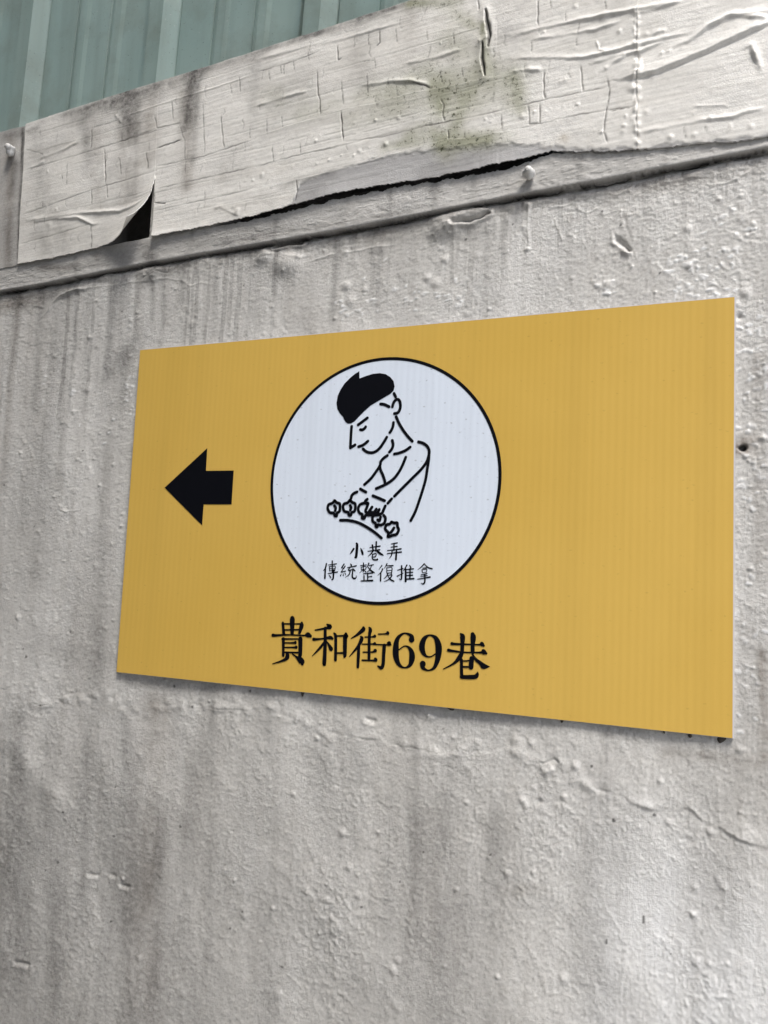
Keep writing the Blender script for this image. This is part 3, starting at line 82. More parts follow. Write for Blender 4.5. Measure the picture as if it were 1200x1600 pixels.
BIG = [[[[313.6,103.6,6.09],[313.8,100.5,6.92],[314.7,81.5,4.69]],[[298.3,96.1,3.61],[300.8,81.0,4.15]],[[297.1,94.6,1.95],[327.2,96.5,1.65]],[[329.5,98.0,3.3],[329.6,95.3,5.5],[329.1,91.8,5.5],[326.7,83.6,3.57]],[[300.8,86.1,1.94],[328.5,88.3,1.92]],[[282.9,77.3,4.18],[288.5,77.4,3.06],[307.6,79.5,1.93],[334.5,80.3,1.92]],[[335.7,80.5,2.19],[340.3,81.5,6.29],[344.9,80.2,3.82]],[[300.8,73.3,4.15],[302.0,49.1,3.58]],[[298.5,72.9,2.21],[330.9,75.1,1.64]],[[328.8,75.0,5.76],[329.8,53.3,5.19],[328.7,50.5,3.82]],[[302.8,67.6,1.66],[317.1,68.6,2.2],[320.7,69.2,4.12]],[[303.2,61.0,1.65],[318.3,62.1,2.2],[322.5,62.7,4.11]],[[302.1,54.0,1.93],[329.7,55.4,2.18]],[[308.5,52.8,4.12],[308.8,47.6,5.77],[303.6,42.8,3.3],[284.8,35.7,0.97]],[[317.3,52.6,1.64],[323.8,49.0,2.73],[330.3,45.1,7.36],[333.6,42.4,6.8],[334.1,40.0,4.08]]],[[[370.3,98.2,2.17],[375.3,95.4,5.69],[369.3,93.0,2.98],[351.9,89.1,1.64]],[[367.8,92.9,3.8],[369.0,67.1,4.59],[369.1,43.5,5.11],[368.3,41.4,2.69]],[[350.3,76.0,4.08],[354.9,76.3,2.99],[365.6,78.0,1.9],[376.2,80.1,4.32],[380.0,79.0,2.97]],[[367.7,73.8,2.16],[361.7,65.2,3.25],[349.4,52.1,0.95]],[[371.1,74.7,1.08],[375.3,69.2,3.5],[378.6,64.4,5.38]],[[382.2,86.7,2.16],[384.8,83.1,3.77],[385.9,68.3,3.76],[386.5,49.5,3.75]],[[385.1,82.9,1.88],[398.6,84.3,2.14]],[[400.7,87.1,3.48],[400.9,84.2,6.43],[399.8,81.4,5.36],[400.7,58.7,4.8],[399.9,54.9,2.67]],[[386.4,59.2,1.88],[399.9,60.2,2.4]]],[[[427.3,97.3,3.46],[427.0,94.6,5.05],[417.9,86.7,2.93],[409.0,81.0,0.93]],[[424.2,84.4,2.66],[425.5,81.8,4.78],[421.3,72.2,3.72],[414.6,63.7,2.39],[407.9,55.9,0.93]],[[421.6,72.2,3.72],[421.6,57.6,3.97],[421.6,42.4,3.43]],[[430.5,84.6,1.59],[441.4,85.6,1.85],[445.0,86.7,3.96]],[[436.1,98.1,2.12],[438.0,94.9,4.5],[437.0,85.3,3.7],[437.9,53.6,3.68]],[[426.6,74.5,1.33],[441.9,75.7,1.85],[445.5,76.6,3.69]],[[428.6,63.5,1.59],[442.4,64.8,1.84],[446.7,66.9,4.47]],[[427.7,52.4,1.85],[444.5,53.3,2.36],[447.6,54.3,5.5]],[[450.4,89.9,1.58],[461.1,91.1,1.84],[464.0,92.1,4.72]],[[443.8,75.4,1.58],[464.0,76.2,2.09],[466.8,78.1,5.75],[469.4,76.7,2.35]],[[460.0,75.0,4.45],[459.7,60.5,4.18],[459.5,49.4,4.17],[456.9,44.3,4.17],[451.8,46.1,1.83]]],[[[499.8,85.9,6.99],[499.0,90.8,4.4],[490.2,93.7,1.95],[483.0,90.3,3.39],[478.2,82.8,5.47],[477.2,71.0,7.28],[478.5,59.4,6.75],[483.4,50.4,4.4],[491.5,47.2,1.8],[498.8,51.6,4.37],[501.5,61.2,6.95],[500.2,69.5,5.68],[495.5,75.2,2.85],[489.5,76.1,1.56],[482.4,71.1,1.56]]],[[[517.2,54.4,7.16],[517.7,49.6,4.85],[521.3,47.3,2.8],[526.2,46.6,1.78],[533.5,50.6,3.56],[537.8,61.4,5.84],[539.1,73.0,7.38],[538.2,81.9,7.14],[534.1,90.3,4.86],[526.0,93.5,1.93],[518.5,88.9,4.89],[515.1,78.9,6.94],[517.1,70.1,5.64],[522.0,65.1,2.56],[528.2,64.9,1.53],[534.7,69.1,1.53]]],[[[569.1,98.0,2.53],[571.6,94.6,5.81],[571.8,85.5,4.54],[571.5,74.1,4.28],[568.1,66.6,5.03],[560.2,58.1,2.52],[546.4,49.9,0.88]],[[585.4,98.8,4.53],[586.3,94.7,6.28],[586.0,85.3,4.76],[586.2,75.2,4.51]],[[557.1,84.5,3.55],[561.8,84.2,2.78],[580.4,85.1,1.76],[594.8,85.7,2.0],[598.0,86.6,5.24],[601.0,84.8,2.49]],[[552.8,75.5,3.55],[558.2,74.9,2.78],[574.2,74.3,1.76],[596.4,75.6,2.24],[600.5,76.6,6.23],[604.7,75.1,2.73]],[[585.4,73.9,1.5],[590.2,66.8,3.24],[598.2,61.2,4.47],[601.9,58.2,6.2],[609.9,58.4,0.62]],[[571.2,64.3,3.52],[572.2,45.3,3.75],[573.4,42.2,4.25]],[[572.0,62.6,1.51],[582.4,63.9,1.75]],[[585.2,67.0,5.25],[584.7,55.7,5.49]],[[573.5,55.2,2.0],[586.7,55.9,2.24]],[[572.7,42.3,5.0],[575.3,42.0,4.25],[590.4,43.6,4.72],[593.5,47.1,3.72],[594.0,50.1,0.99]]]]
SMALL = [[[[410.7,215.1,2.43],[411.7,212.1,3.34],[411.1,196.9,3.33],[409.2,195.2,1.82]],[[406.6,207.4,2.43],[404.1,203.5,2.13],[401.0,199.5,0.46]],[[417.3,208.7,0.76],[419.6,204.2,2.72],[421.1,200.2,2.41]]],[[[435.2,213.4,1.96],[436.8,205.2,1.95]],[[441.1,218.0,2.1],[441.0,205.3,2.1]],[[431.6,209.8,1.05],[447.0,212.2,1.65]],[[428.9,204.5,1.05],[446.8,207.1,1.65]],[[437.1,206.2,1.95],[434.0,201.3,1.5],[429.3,197.4,0.45]],[[441.3,206.3,1.35],[446.7,202.4,2.99],[452.5,199.7,1.19]],[[436.2,200.6,1.35],[436.0,195.4,1.5],[438.2,192.9,1.8],[443.9,193.1,1.79],[444.1,194.7,0.9]],[[436.2,200.2,1.05],[441.4,201.5,1.35],[440.9,197.5,1.35],[436.4,196.4,1.05]]],[[[463.8,215.6,1.04],[472.6,217.2,1.64]],[[463.7,211.1,1.04],[472.8,212.5,1.49]],[[458.6,206.2,1.04],[478.8,209.2,1.63]],[[468.1,216.4,1.64],[468.2,207.0,1.63]],[[458.4,202.0,1.04],[479.5,204.8,1.63]],[[465.8,207.4,1.49],[464.9,199.9,1.49],[461.6,195.1,0.45]],[[472.2,208.3,1.93],[471.9,194.2,2.52]]],[[[364.5,184.8,1.84],[363.3,178.6,1.84],[359.9,174.2,0.46]],[[363.3,177.8,1.99],[363.3,164.0,2.29]],[[367.7,183.1,0.77],[380.3,185.2,1.37]],[[369.5,181.1,1.07],[370.3,175.0,1.07]],[[369.5,180.8,0.77],[378.8,181.7,0.92],[378.3,175.3,1.37]],[[370.0,178.1,0.76],[378.5,178.7,0.76]],[[369.8,174.9,0.76],[378.7,175.6,0.76]],[[373.8,188.9,1.68],[374.8,172.4,1.37]],[[368.0,170.8,0.92],[382.8,173.6,1.52]],[[376.6,176.0,1.83],[376.7,164.6,2.28],[374.3,162.3,1.22]],[[369.8,168.9,0.76],[372.6,165.6,1.68]]],[[[392.7,185.2,1.52],[389.1,180.0,1.52]],[[389.1,180.0,1.06],[393.0,179.3,1.06]],[[394.5,182.3,1.52],[388.6,173.8,1.06]],[[388.6,173.5,0.91],[395.6,175.2,1.36]],[[389.2,171.1,0.61],[388.0,168.4,1.52]],[[391.9,171.8,0.76],[392.4,168.8,1.36]],[[394.7,172.9,0.76],[395.8,170.5,1.36]],[[402.7,186.0,1.06],[404.5,183.8,1.82]],[[398.3,180.4,0.91],[411.8,183.3,1.66]],[[403.3,181.5,1.06],[399.7,176.8,1.21],[408.1,178.2,1.36]],[[406.7,179.7,0.76],[410.2,176.4,1.66]],[[402.8,175.4,1.66],[401.3,170.8,1.36],[395.7,166.2,0.45]],[[406.9,176.3,1.66],[406.7,167.6,1.96],[410.0,165.4,1.96],[412.7,166.9,1.2],[412.6,169.6,0.45]]],[[[418.1,184.0,0.75],[427.4,185.3,1.05]],[[422.9,187.7,1.35],[423.2,175.4,1.35]],[[419.4,181.9,1.05],[420.1,178.3,0.9]],[[419.4,181.9,0.75],[426.7,182.9,0.9],[426.6,178.8,1.05]],[[420.1,178.5,0.75],[426.6,179.1,0.75]],[[422.5,178.4,0.9],[417.5,173.4,0.45]],[[423.7,178.4,0.75],[427.1,175.5,1.2]],[[431.1,187.7,1.65],[428.6,181.9,0.75]],[[430.0,184.4,0.75],[438.1,185.7,1.35]],[[435.5,184.8,1.2],[433.2,178.8,1.2],[428.5,174.8,0.45]],[[430.1,182.4,0.75],[434.9,177.6,1.79],[440.2,174.8,1.34]],[[423.6,172.7,1.05],[437.7,174.4,1.49]],[[430.2,173.4,1.65],[430.7,163.7,1.64]],[[430.8,168.5,0.9],[436.6,169.3,1.34]],[[424.6,169.8,1.65],[425.3,163.5,1.5]],[[420.5,162.4,1.35],[438.2,163.7,2.09]]],[[[451.1,185.1,1.49],[446.7,178.9,0.45]],[[452.6,180.5,1.64],[450.4,175.7,1.49],[445.5,171.1,0.45]],[[450.0,175.2,1.64],[450.2,163.7,1.93]],[[458.7,187.8,1.49],[455.2,181.3,0.59]],[[458.0,185.1,0.89],[468.0,185.6,1.48]],[[458.6,182.3,1.04],[459.3,174.5,1.19]],[[458.7,182.2,0.74],[466.3,182.9,1.04],[466.2,174.7,1.48]],[[459.2,178.5,0.74],[465.9,179.0,0.74]],[[459.3,174.8,0.89],[466.0,175.5,0.89]],[[461.0,173.8,1.33],[458.0,169.5,1.04],[454.9,166.7,0.44]],[[460.3,171.4,0.74],[467.0,172.6,1.33],[462.9,166.5,1.33],[455.6,162.8,0.44]],[[461.1,170.8,0.74],[465.3,166.1,1.77],[470.2,164.1,1.62]]],[[[475.1,179.4,1.03],[482.9,181.8,1.47]],[[480.8,185.6,1.92],[481.3,167.9,1.91],[478.2,167.7,0.74]],[[474.8,171.1,1.33],[483.5,175.7,0.88]],[[488.5,186.9,1.62],[484.9,180.6,1.18],[483.4,178.8,0.44]],[[486.9,181.4,2.2],[487.6,164.5,2.49]],[[492.6,186.7,1.17],[494.5,183.6,1.61]],[[487.7,180.7,1.18],[498.3,182.2,1.46]],[[488.2,176.6,1.17],[497.3,177.4,1.46]],[[488.4,172.5,1.17],[497.4,173.4,1.46]],[[488.3,167.6,1.47],[499.5,168.7,1.9]],[[493.4,182.1,1.76],[493.7,168.4,1.75]]],[[[513.8,189.6,1.6],[509.4,184.8,1.17],[504.6,181.0,0.44]],[[513.9,189.3,1.02],[519.5,184.7,1.45],[525.2,183.2,1.88]],[[511.8,183.6,0.87],[517.5,184.2,1.16]],[[510.8,181.5,1.02],[511.6,177.4,1.02]],[[510.8,181.5,0.73],[517.7,182.2,1.02],[517.1,177.9,1.02]],[[511.6,177.4,0.73],[517.1,178.1,0.73]],[[518.3,176.4,1.16],[509.5,174.3,0.73]],[[509.2,172.1,0.73],[518.7,173.6,1.16]],[[505.1,168.2,0.87],[522.9,171.8,1.74]],[[515.2,175.4,1.6],[515.4,164.2,1.89],[512.2,162.0,1.31],[510.3,163.4,0.44]]]]

# ------------------------------------------------------------------ helpers
rng = np.random.default_rng(7)

def gnoise(x, y, seed=0):
    """2-D gradient noise, about -1..1"""
    r = np.random.default_rng(seed)
    ang = r.random(65536).astype(np.float32) * 2 * np.pi
    gx, gy = np.cos(ang), np.sin(ang)
    xi, yi = np.floor(x).astype(np.int64), np.floor(y).astype(np.int64)
    fx, fy = (x - xi), (y - yi)
    def g(ix, iy, dx, dy):
        h = ((ix * 73856093) ^ (iy * 19349663) ^ (seed * 83492791)) & 0xFFFFFF
        h = ((h ^ (h >> 7)) * 2654435761 >> 8) & 65535
        return gx[h] * dx + gy[h] * dy
    u = fx * fx * fx * (fx * (fx * 6 - 15) + 10)
    v = fy * fy * fy * (fy * (fy * 6 - 15) + 10)
    a = g(xi, yi, fx, fy); b = g(xi + 1, yi, fx - 1, fy)
    c = g(xi, yi + 1, fx, fy - 1); d = g(xi + 1, yi + 1, fx - 1, fy - 1)
    return 1.5 * ((a + (b - a) * u) * (1 - v) + (c + (d - c) * u) * v)

def fbm(x, y, seed=0, octv=3, gain=0.5):
    s, a, t = 0.0, 1.0, 0.0
    for k in range(octv):
        s = s + a * gnoise(x * 2 ** k, y * 2 ** k, seed + 13 * k); t += a; a *= gain
    return s / t

def sstep(a, b, x):
    t = np.clip((x - a) / (b - a), 0, 1)
    return t * t * (3 - 2 * t)

def new_obj(name, mesh, mat, parent=None):
    o = bpy.data.objects.new(name, mesh)
    if mat is not None:
        mesh.materials.append(mat)
    COL.objects.link(o)
    o.parent = parent
    return o

def empty(name, loc, label, category, group=None):
    o = bpy.data.objects.new(name, None)
    o.empty_display_size = 0.1
    COL.objects.link(o)
    o.location = loc
    o['label'] = label; o['category'] = category
    if group: o['group'] = group
    return o

def grid_mesh(name, P, attrs=None, smooth=True, flip=False):
    ny, nx = P.shape[:2]
    me = bpy.data.meshes.new(name)
    idx = np.arange(ny * nx).reshape(ny, nx)
    q = np.stack([idx[:-1, :-1], idx[:-1, 1:], idx[1:, 1:], idx[1:, :-1]], -1).reshape(-1, 4)
    if flip: q = q[:, ::-1]
    n = len(q)
    me.vertices.add(ny * nx); me.loops.add(n * 4); me.polygons.add(n)
    me.vertices.foreach_set('co', np.ascontiguousarray(P, dtype=np.float32).ravel())
    me.loops.foreach_set('vertex_index', np.ascontiguousarray(q, dtype=np.int32).ravel())
    me.polygons.foreach_set('loop_start', np.arange(0, n * 4, 4, dtype=np.int32))
    me.polygons.foreach_set('use_smooth', np.full(n, smooth))
    me.update(calc_edges=True)
    for k, v in (attrs or {}).items():
        a = me.attributes.new(k, 'FLOAT', 'POINT')
        a.data.foreach_set('value', np.ascontiguousarray(v, dtype=np.float32).ravel())
    return me

def seg_dist(X, Z, pl):
    """unsigned distance to a polyline, signed side (+ above) and position along it"""
    best = np.full(X.shape, 1e9); side = np.zeros(X.shape); along = np.zeros(X.shape)
    L = 0.0
    tot = sum(math.dist(pl[i], pl[i + 1]) for i in range(len(pl) - 1)) or 1e-6
    for (ax, az), (bx, bz) in zip(pl[:-1], pl[1:]):
        dx, dz = bx - ax, bz - az
        l2 = dx * dx + dz * dz + 1e-12
        t = np.clip(((X - ax) * dx + (Z - az) * dz) / l2, 0, 1)
        ex, ez = X - (ax + t * dx), Z - (az + t * dz)
        dd = np.hypot(ex, ez)
        m = dd < best
        s = np.sign(dx * (Z - az) - dz * (X - ax)) * (1 if dx >= 0 else -1)
        best = np.where(m, dd, best); side = np.where(m, s, side)
        along = np.where(m, (L + t * math.sqrt(l2)) / tot, along)
        L += math.sqrt(l2)
    return best, side, along

def windows(X, Z, pl, pad):
    xs = [p[0] for p in pl]; zs = [p[1] for p in pl]
    c = np.where((X[0] > min(xs) - pad) & (X[0] < max(xs) + pad))[0]
    if len(c) == 0: return None
    zz = Z[:, c]
    r = np.where(((zz > min(zs) - pad) & (zz < max(zs) + pad)).any(1))[0]
    if len(r) == 0: return None
    return slice(r[0], r[-1] + 1), slice(c[0], c[-1] + 1)

def carve(H, M, X, Z, XW, ZW, lines, ink=1.0):
    """H height out of the surface in metres, M mask of open cracks; XW, ZW warped coordinates"""
    for pl, kind, a in lines:
        pad = {'wide': .07, 'soft': .03, 'step': .05, 'split': .03}.get(kind, .015)
        w = windows(X, Z, pl, pad)
        if w is None: continue
        d, s, al = seg_dist(XW[w], ZW[w], pl)
        a_ = a * .001
        end = sstep(0, .12, al) * sstep(0, .12, 1 - al) * .8 + .2
        if kind == 'crack':
            g = np.exp(-(d / (.0009 * (.7 + .5 * np.abs(np.sin(al * 7 + a))))) ** 2)
            H[w] += -g * a_ * .6 * end
            M[w] = np.maximum(M[w], g * min(1, .36 + .24 * a) * end * ink)
        elif kind == 'hair':
            g = np.exp(-(d / .0010) ** 2)
            H[w] += -g * .0003 + np.where(s < 0, np.exp(-(d / .006)), 0) * .00010
            M[w] = np.maximum(M[w], g * .62 * a * (.35 + .65 * np.abs(np.sin(al * 9 + pl[0][0] * 50))) * end)
        elif kind == 'gash':
            g = np.exp(-(d / (.0007 * a * (.4 + .6 * np.sin(np.pi * np.clip(al, 0, 1))))) ** 2)
            H[w] += -g * .005 + np.exp(-(d / .008) ** 2) * .002
            M[w] = np.maximum(M[w], g)
        elif kind == 'ridge':
            H[w] += np.exp(-(d / np.where(s > 0, .0042, .0019)) ** 2) * a_ * .95 * end * (.65 + .35 * np.sin(al * 8 + a))
        elif kind == 'thin':
            H[w] += np.exp(-(d / .0014) ** 2) * a_ * .6 * end
        elif kind == 'soft':
            n = .30 + 1.1 * gnoise(XW[w] * 55, ZW[w] * 55, 5)
            br = np.clip(1.8 * gnoise(XW[w] * 21, ZW[w] * 21, 8), 0, 1)
            H[w] += np.exp(-(d / .008) ** 2) * a_ * n * end - np.exp(-(d / .0016) ** 2) * a_ * .5 * br
        elif kind == 'wide':
            H[w] += np.exp(-(d / .022) ** 2) * a_ * end
        elif kind == 'step':
            if ink < .5: end = end * np.clip(.55 + 1.3 * gnoise(XW[w] * 38, ZW[w] * 38, 6), .08, 1.2)
            up = np.where(s > 0, np.exp(-d / .018), np.exp(-(d / .003) ** 2))
            H[w] += up * a_ * .7 * end - np.where(s < 0, np.exp(-((d - .003) / .003) ** 2), 0) * a_ * .3 * end
        elif kind == 'split':
            lo = np.where(s < 0, np.exp(-d / .010), np.exp(-(d / .0012) ** 2))
            H[w] += lo * a_ * .5 * end
            M[w] = np.maximum(M[w], np.exp(-((d * s - .0014) / .0010) ** 2) * .5 * end)
        elif kind == 'pit':
            H[w] += -np.exp(-(d / .0032) ** 2) * a_ * .9 + np.exp(-((d * s + .006) / .003) ** 2) * a_ * .35
        elif kind == 'seam':
            n = gnoise(XW[w] * 120, ZW[w] * 120, 9)
            H[w] += np.exp(-(d / .004) ** 2) * a_ * (.35 + .9 * n) - np.exp(-(d / .0012) ** 2) * a_ * .3

def blob(H, X, Z, XW, ZW, blobs):
    for x, z, r, h, sx in blobs:
        w = windows(X, Z, [(x, z)], r * 2.2 * sx)
        if w is None: continue
        q = np.hypot((XW[w] - x) / sx, ZW[w] - z) / r
        H[w] += np.where(q < 1.8, np.exp(-q ** 2.4 * 1.2), 0) * h * .00058

def stain(layers, X, Z, N, stains):
    for x0, z0, x1, z1, hw, s, k in stains:
        w = windows(X, Z, [(x0, z0), (x1, z1)], hw * 3)
        if w is None: continue
        d, sd_, al = seg_dist(X[w], Z[w], [(x0, z0), (x1, z1)])
        g = np.exp(-(d / hw) ** 2 * (1.0 + .6 * N[w]))
        v = 1.45 * s * g * np.clip(.80 + .9 * N[w], 0, 1.4) * (1 - .30 * al)
        if k == 'm': v = v * 1.35
        layers[k][w] = 1 - (1 - layers[k][w]) * (1 - np.clip(v, 0, .95))

# ------------------------------------------------------------------ materials
def material(name):
    m = bpy.data.materials.new(name)
    m.use_nodes = True
    return m, m.node_tree, m.node_tree.nodes['Principled BSDF']

class NB:
    def __init__(s, nt): s.nt = nt
    def n(s, t, **kw):
        nd = s.nt.nodes.new(t)
        for k, v in kw.items():
            if k.startswith('i_'):
                nd.inputs[k[2:].replace('_', ' ')].default_value = v
            else: setattr(nd, k, v)
        return nd
    def l(s, a, b): s.nt.links.new(a, b)
    def coords(s, scale=(1, 1, 1)):
        tc = s.n('ShaderNodeTexCoord'); mp = s.n('ShaderNodeMapping')
        mp.inputs['Scale'].default_value = scale
        s.l(tc.outputs['Object'], mp.inputs['Vector'])
        return mp.outputs['Vector']
    def noise(s, vec, scale, detail=4, rough=.55):
        nd = s.n('ShaderNodeTexNoise', i_Scale=scale, i_Detail=detail, i_Roughness=rough)
        s.l(vec, nd.inputs['Vector'])
        return nd.outputs['Fac']
    def ramp(s, fac, a, b, lo=0., hi=1.):
        nd = s.n('ShaderNodeMapRange', clamp=True)
        nd.inputs['From Min'].default_value = a; nd.inputs['From Max'].default_value = b
        nd.inputs['To Min'].default_value = lo; nd.inputs['To Max'].default_value = hi
        s.l(fac, nd.inputs['Value'])
        return nd.outputs['Result']
    def mix(s, fac, a, b):
        nd = s.n('ShaderNodeMix', data_type='RGBA')
        for sock, v in ((nd.inputs['Factor'], fac), (nd.inputs[6], a), (nd.inputs[7], b)):
            if isinstance(v, (int, float)): sock.default_value = v
            elif isinstance(v, tuple): sock.default_value = v + (1,) if len(v) == 3 else v
            else: s.l(v, sock)
        return nd.outputs[2]
    def mul(s, a, b, op='MULTIPLY'):
        nd = s.n('ShaderNodeMath', operation=op)
        for sock, v in zip(nd.inputs, (a, b)):
            if isinstance(v, (int, float)): sock.default_value = v
            else: s.l(v, sock)
        return nd.outputs[0]
    def attr(s, name):
        return s.n('ShaderNodeAttribute', attribute_name=name).outputs['Fac']
    def bump(s, h, dist, bsdf, strength=1.0):
        nd = s.n('ShaderNodeBump', i_Strength=strength, i_Distance=dist)
        s.l(h, nd.inputs['Height']); s.l(nd.outputs['Normal'], bsdf.inputs['Normal'])

def aged_paint(name, base, base2, rough, streak_axis, speck=0.5, grit=330, grit_depth=.0012):
    """old wall paint: tone drift, brushed streaks, grime, rust, algae, open cracks, painted shade and sheen from mesh attributes"""
    m, nt, b = material(name)
    k = NB(nt)
    v = k.coords()
    vs = k.coords((1, 1, .06) if streak_axis == 'z' else (.05, 1, 1))
    c = k.mix(k.ramp(k.noise(v, 3.5, 5), .35, .68), base, base2)
    c = k.mix(k.ramp(k.noise(vs, 60, 4), .45, .75, 0, .35), c, (base[0] * .72, base[1] * .70, base[2] * .68))
    c = k.mix(k.ramp(k.noise(v, 38, 5, .65), .52, .72, 0, .30), c, (base[0] * .74, base[1] * .72, base[2] * .69))
    c = k.mix(k.ramp(k.noise(v, 260, 4, .7), .50, .72, 0, .55 * speck), c, (.20, .19, .175))
    c = k.mix(k.attr('grey'), c, (.42, .415, .41))
    c = k.mix(k.ramp(k.noise(v, 310, 3, .65), .58, .76, 0, .45 * speck), c, (.76, .76, .74))
    c = k.mix(k.mul(k.attr('chip_sheen'), .85), c, (.80, .81, .81))
    gr = k.ramp(k.noise(v, 120, 4, .7), .30, .70, .55, 1.15)
    c = k.mix(k.mul(k.attr('brown'), gr), c, (.215, .185, .155))
    c = k.mix(k.mul(k.attr('ochre'), .8), c, (.42, .33, .20))
    c = k.mix(k.mul(k.attr('dirt_shade'), gr), c, (.105, .100, .094))
    c = k.mix(k.mul(k.attr('moss'), .92), c, (.30, .305, .215))
    ms = k.ramp(k.noise(v, 150, 5, .75), .55, .64, 0, 1.4)
    c = k.mix(k.mul(k.attr('moss'), ms), c, (.075, .078, .048))
    c = k.mix(k.attr('crack'), c, (.018, .016, .014))  # open cracks and specks, also shade painted under the lip and in gaps
    k.l(c, b.inputs['Base Color'])
    k.l(k.ramp(k.noise(v, 90, 3), .3, .7, rough - .08, rough + .10), b.inputs['Roughness'])
    b.inputs['Specular IOR Level'].default_value = 0.42
    h = k.mul(k.noise(v, grit, 6, .72), k.mul(k.noise(vs, 520, 2), .18), 'ADD')
    h = k.mul(h, k.ramp(k.noise(v, 7, 4, .6), .42, .62, .25, 1.15))
    k.bump(h, grit_depth, b, 1.0)
    return m

M_WALL = aged_paint('painted_render', (.55, .54, .513), (.66, .652, .627), .33, 'z', .9)
M_SHEET = aged_paint('cream_painted_veneer', (.735, .718, .67), (.80, .785, .745), .36, 'x', .4, 420, .0007)
M_LIP = aged_paint('grey_painted_beam', (.45, .44, .418), (.56, .55, .528), .44, 'x', .8)

def plain(name, col, rough=.5, spec=.4, noise_amt=.15, scale=40, metallic=0):
    m, nt, b = material(name); k = NB(nt); v = k.coords()
    c = k.mix(k.ramp(k.noise(v, scale, 4), .35, .7, 0, noise_amt * 2), col, tuple(x * .55 for x in col))
    k.l(c, b.inputs['Base Color'])
    b.inputs['Roughness'].default_value = rough
    b.inputs['Specular IOR Level'].default_value = spec
    b.inputs['Metallic'].default_value = metallic
    return m

M_CORE = plain('raw_concrete', (.33, .32, .30), .9, .2)
M_INK = plain('black_print', (.003, .0035, .006), .5, .12, .1, 60)
M_EDGE = plain('white_board_edge', (.60, .59, .61), .5, .4, .08)
M_GLUE = plain('dark_glue', (.07, .06, .05), .7, .3, .3, 200)
M_NAIL = plain('painted_nail', (.66, .655, .63), .45, .45, .25, 200)
M_ASPHALT = plain('pale_concrete_lane', (.34, .335, .32), .9, .25, .2, 30)

def print_face(name, specks, base, warm, streak):
    """printed corrugated plastic: faint vertical flutes, rain streaks, specks of grime"""
    m, nt, b = material(name); k = NB(nt)
    v = k.coords(); vs = k.coords((1, 1, .035))
    c = k.mix(k.ramp(k.noise(v, 2.2, 3), .35, .65), base, warm)
    c = k.mix(k.ramp(k.noise(vs, 26, 5, .6), .50, .78, 0, streak), c, tuple(x * .70 for x in base))
    c = k.mix(k.ramp(k.noise(vs, 150, 3, .6), .50, .80, 0, streak * .7), c, tuple(x * .76 for x in base))
    # small curled grime marks
    vo = k.n('ShaderNodeTexVoronoi', i_Scale=34.0); vo.feature = 'F1'; vo.voronoi_dimensions = '2D'
    sx = k.n('ShaderNodeSeparateXYZ'); cb = k.n('ShaderNodeCombineXYZ')
    k.l(k.coords((1, 1, 1.7)), sx.inputs[0]); k.l(sx.outputs[0], cb.inputs[0]); k.l(sx.outputs[2], cb.inputs[1]); k.l(cb.outputs[0], vo.inputs['Vector'])
    spot = k.ramp(vo.outputs['Distance'], .035, .085, 1, 0)
    gate = k.ramp(k.noise(v, 19, 2), .47, .53)
    gate2 = k.ramp(k.noise(v, 260, 2, .5), .46, .56)
    c = k.mix(k.mul(k.mul(spot, gate), k.mul(gate2, .75 * specks)), c, tuple(x * .28 for x in base))
    c = k.mix(k.ramp(k.noise(v, 300, 2, .5), .66, .74, 0, .5 * specks), c, tuple(x * .5 for x in base))
    k.l(c, b.inputs['Base Color'])
    b.inputs['Roughness'].default_value = .46
    b.inputs['Specular IOR Level'].default_value = .36
    wv = k.n('ShaderNodeTexWave', i_Scale=33.0, i_Distortion=.25); wv.wave_type = 'BANDS'; wv.bands_direction = 'X'
    k.l(k.coords(), wv.inputs['Vector'])
    h = k.mul(wv.outputs['Fac'], k.mul(k.noise(k.coords((1, 1, .15)), 30, 3), .8), 'ADD')
    h = k.mul(h, k.mul(k.noise(v, 4.5, 2), 14.0), 'ADD')
    k.bump(h, .00030, b, .22)
    return m

M_YELLOW = print_face('ochre_print', .22, (.60, .385, .076), (.635, .415, .092), .18)
M_WHITE = print_face('cool_white_print', .6, (.68, .75, .845), (.70, .77, .87), .22)

def siding_mat():
    m, nt, b = material('sage_coated_steel'); k = NB(nt)
    v = k.coords(); vs = k.coords((1, 1, .03))
    c = k.mix(k.ramp(k.noise(v, 4, 4), .35, .7), (.37, .47, .43), (.42, .515, .47))
    c = k.mix(k.ramp(k.noise(vs, 30, 4), .45, .75, 0, .3), c, (.20, .24, .21))
    c = k.mix(k.ramp(k.noise(v, 9, 5, .65), .5, .75, 0, .45), c, (.22, .23, .19))
    c = k.mix(k.ramp(k.noise(v, 210, 2), .72, .75, 0, .8), c, (.55, .57, .55))
    c = k.mix(k.ramp(k.noise(v, 330, 2), .68, .74, 0, .6), c, (.06, .07, .065))
    k.l(c, b.inputs['Base Color'])
    b.inputs['Roughness'].default_value = .42
    b.inputs['Specular IOR Level'].default_value = .45
    k.bump(k.noise(vs, 40, 3), .0008, b, .4)
    return m
M_SIDING = siding_mat()

# ------------------------------------------------------------------ ground
me = grid_mesh('ground', np.stack(np.meshgrid(np.linspace(-150, 150, 41), np.linspace(-150, 150, 41)) + [np.zeros((41, 41))], -1))
ground = new_obj('ground', me, M_ASPHALT)
ground['kind'] = 'structure'

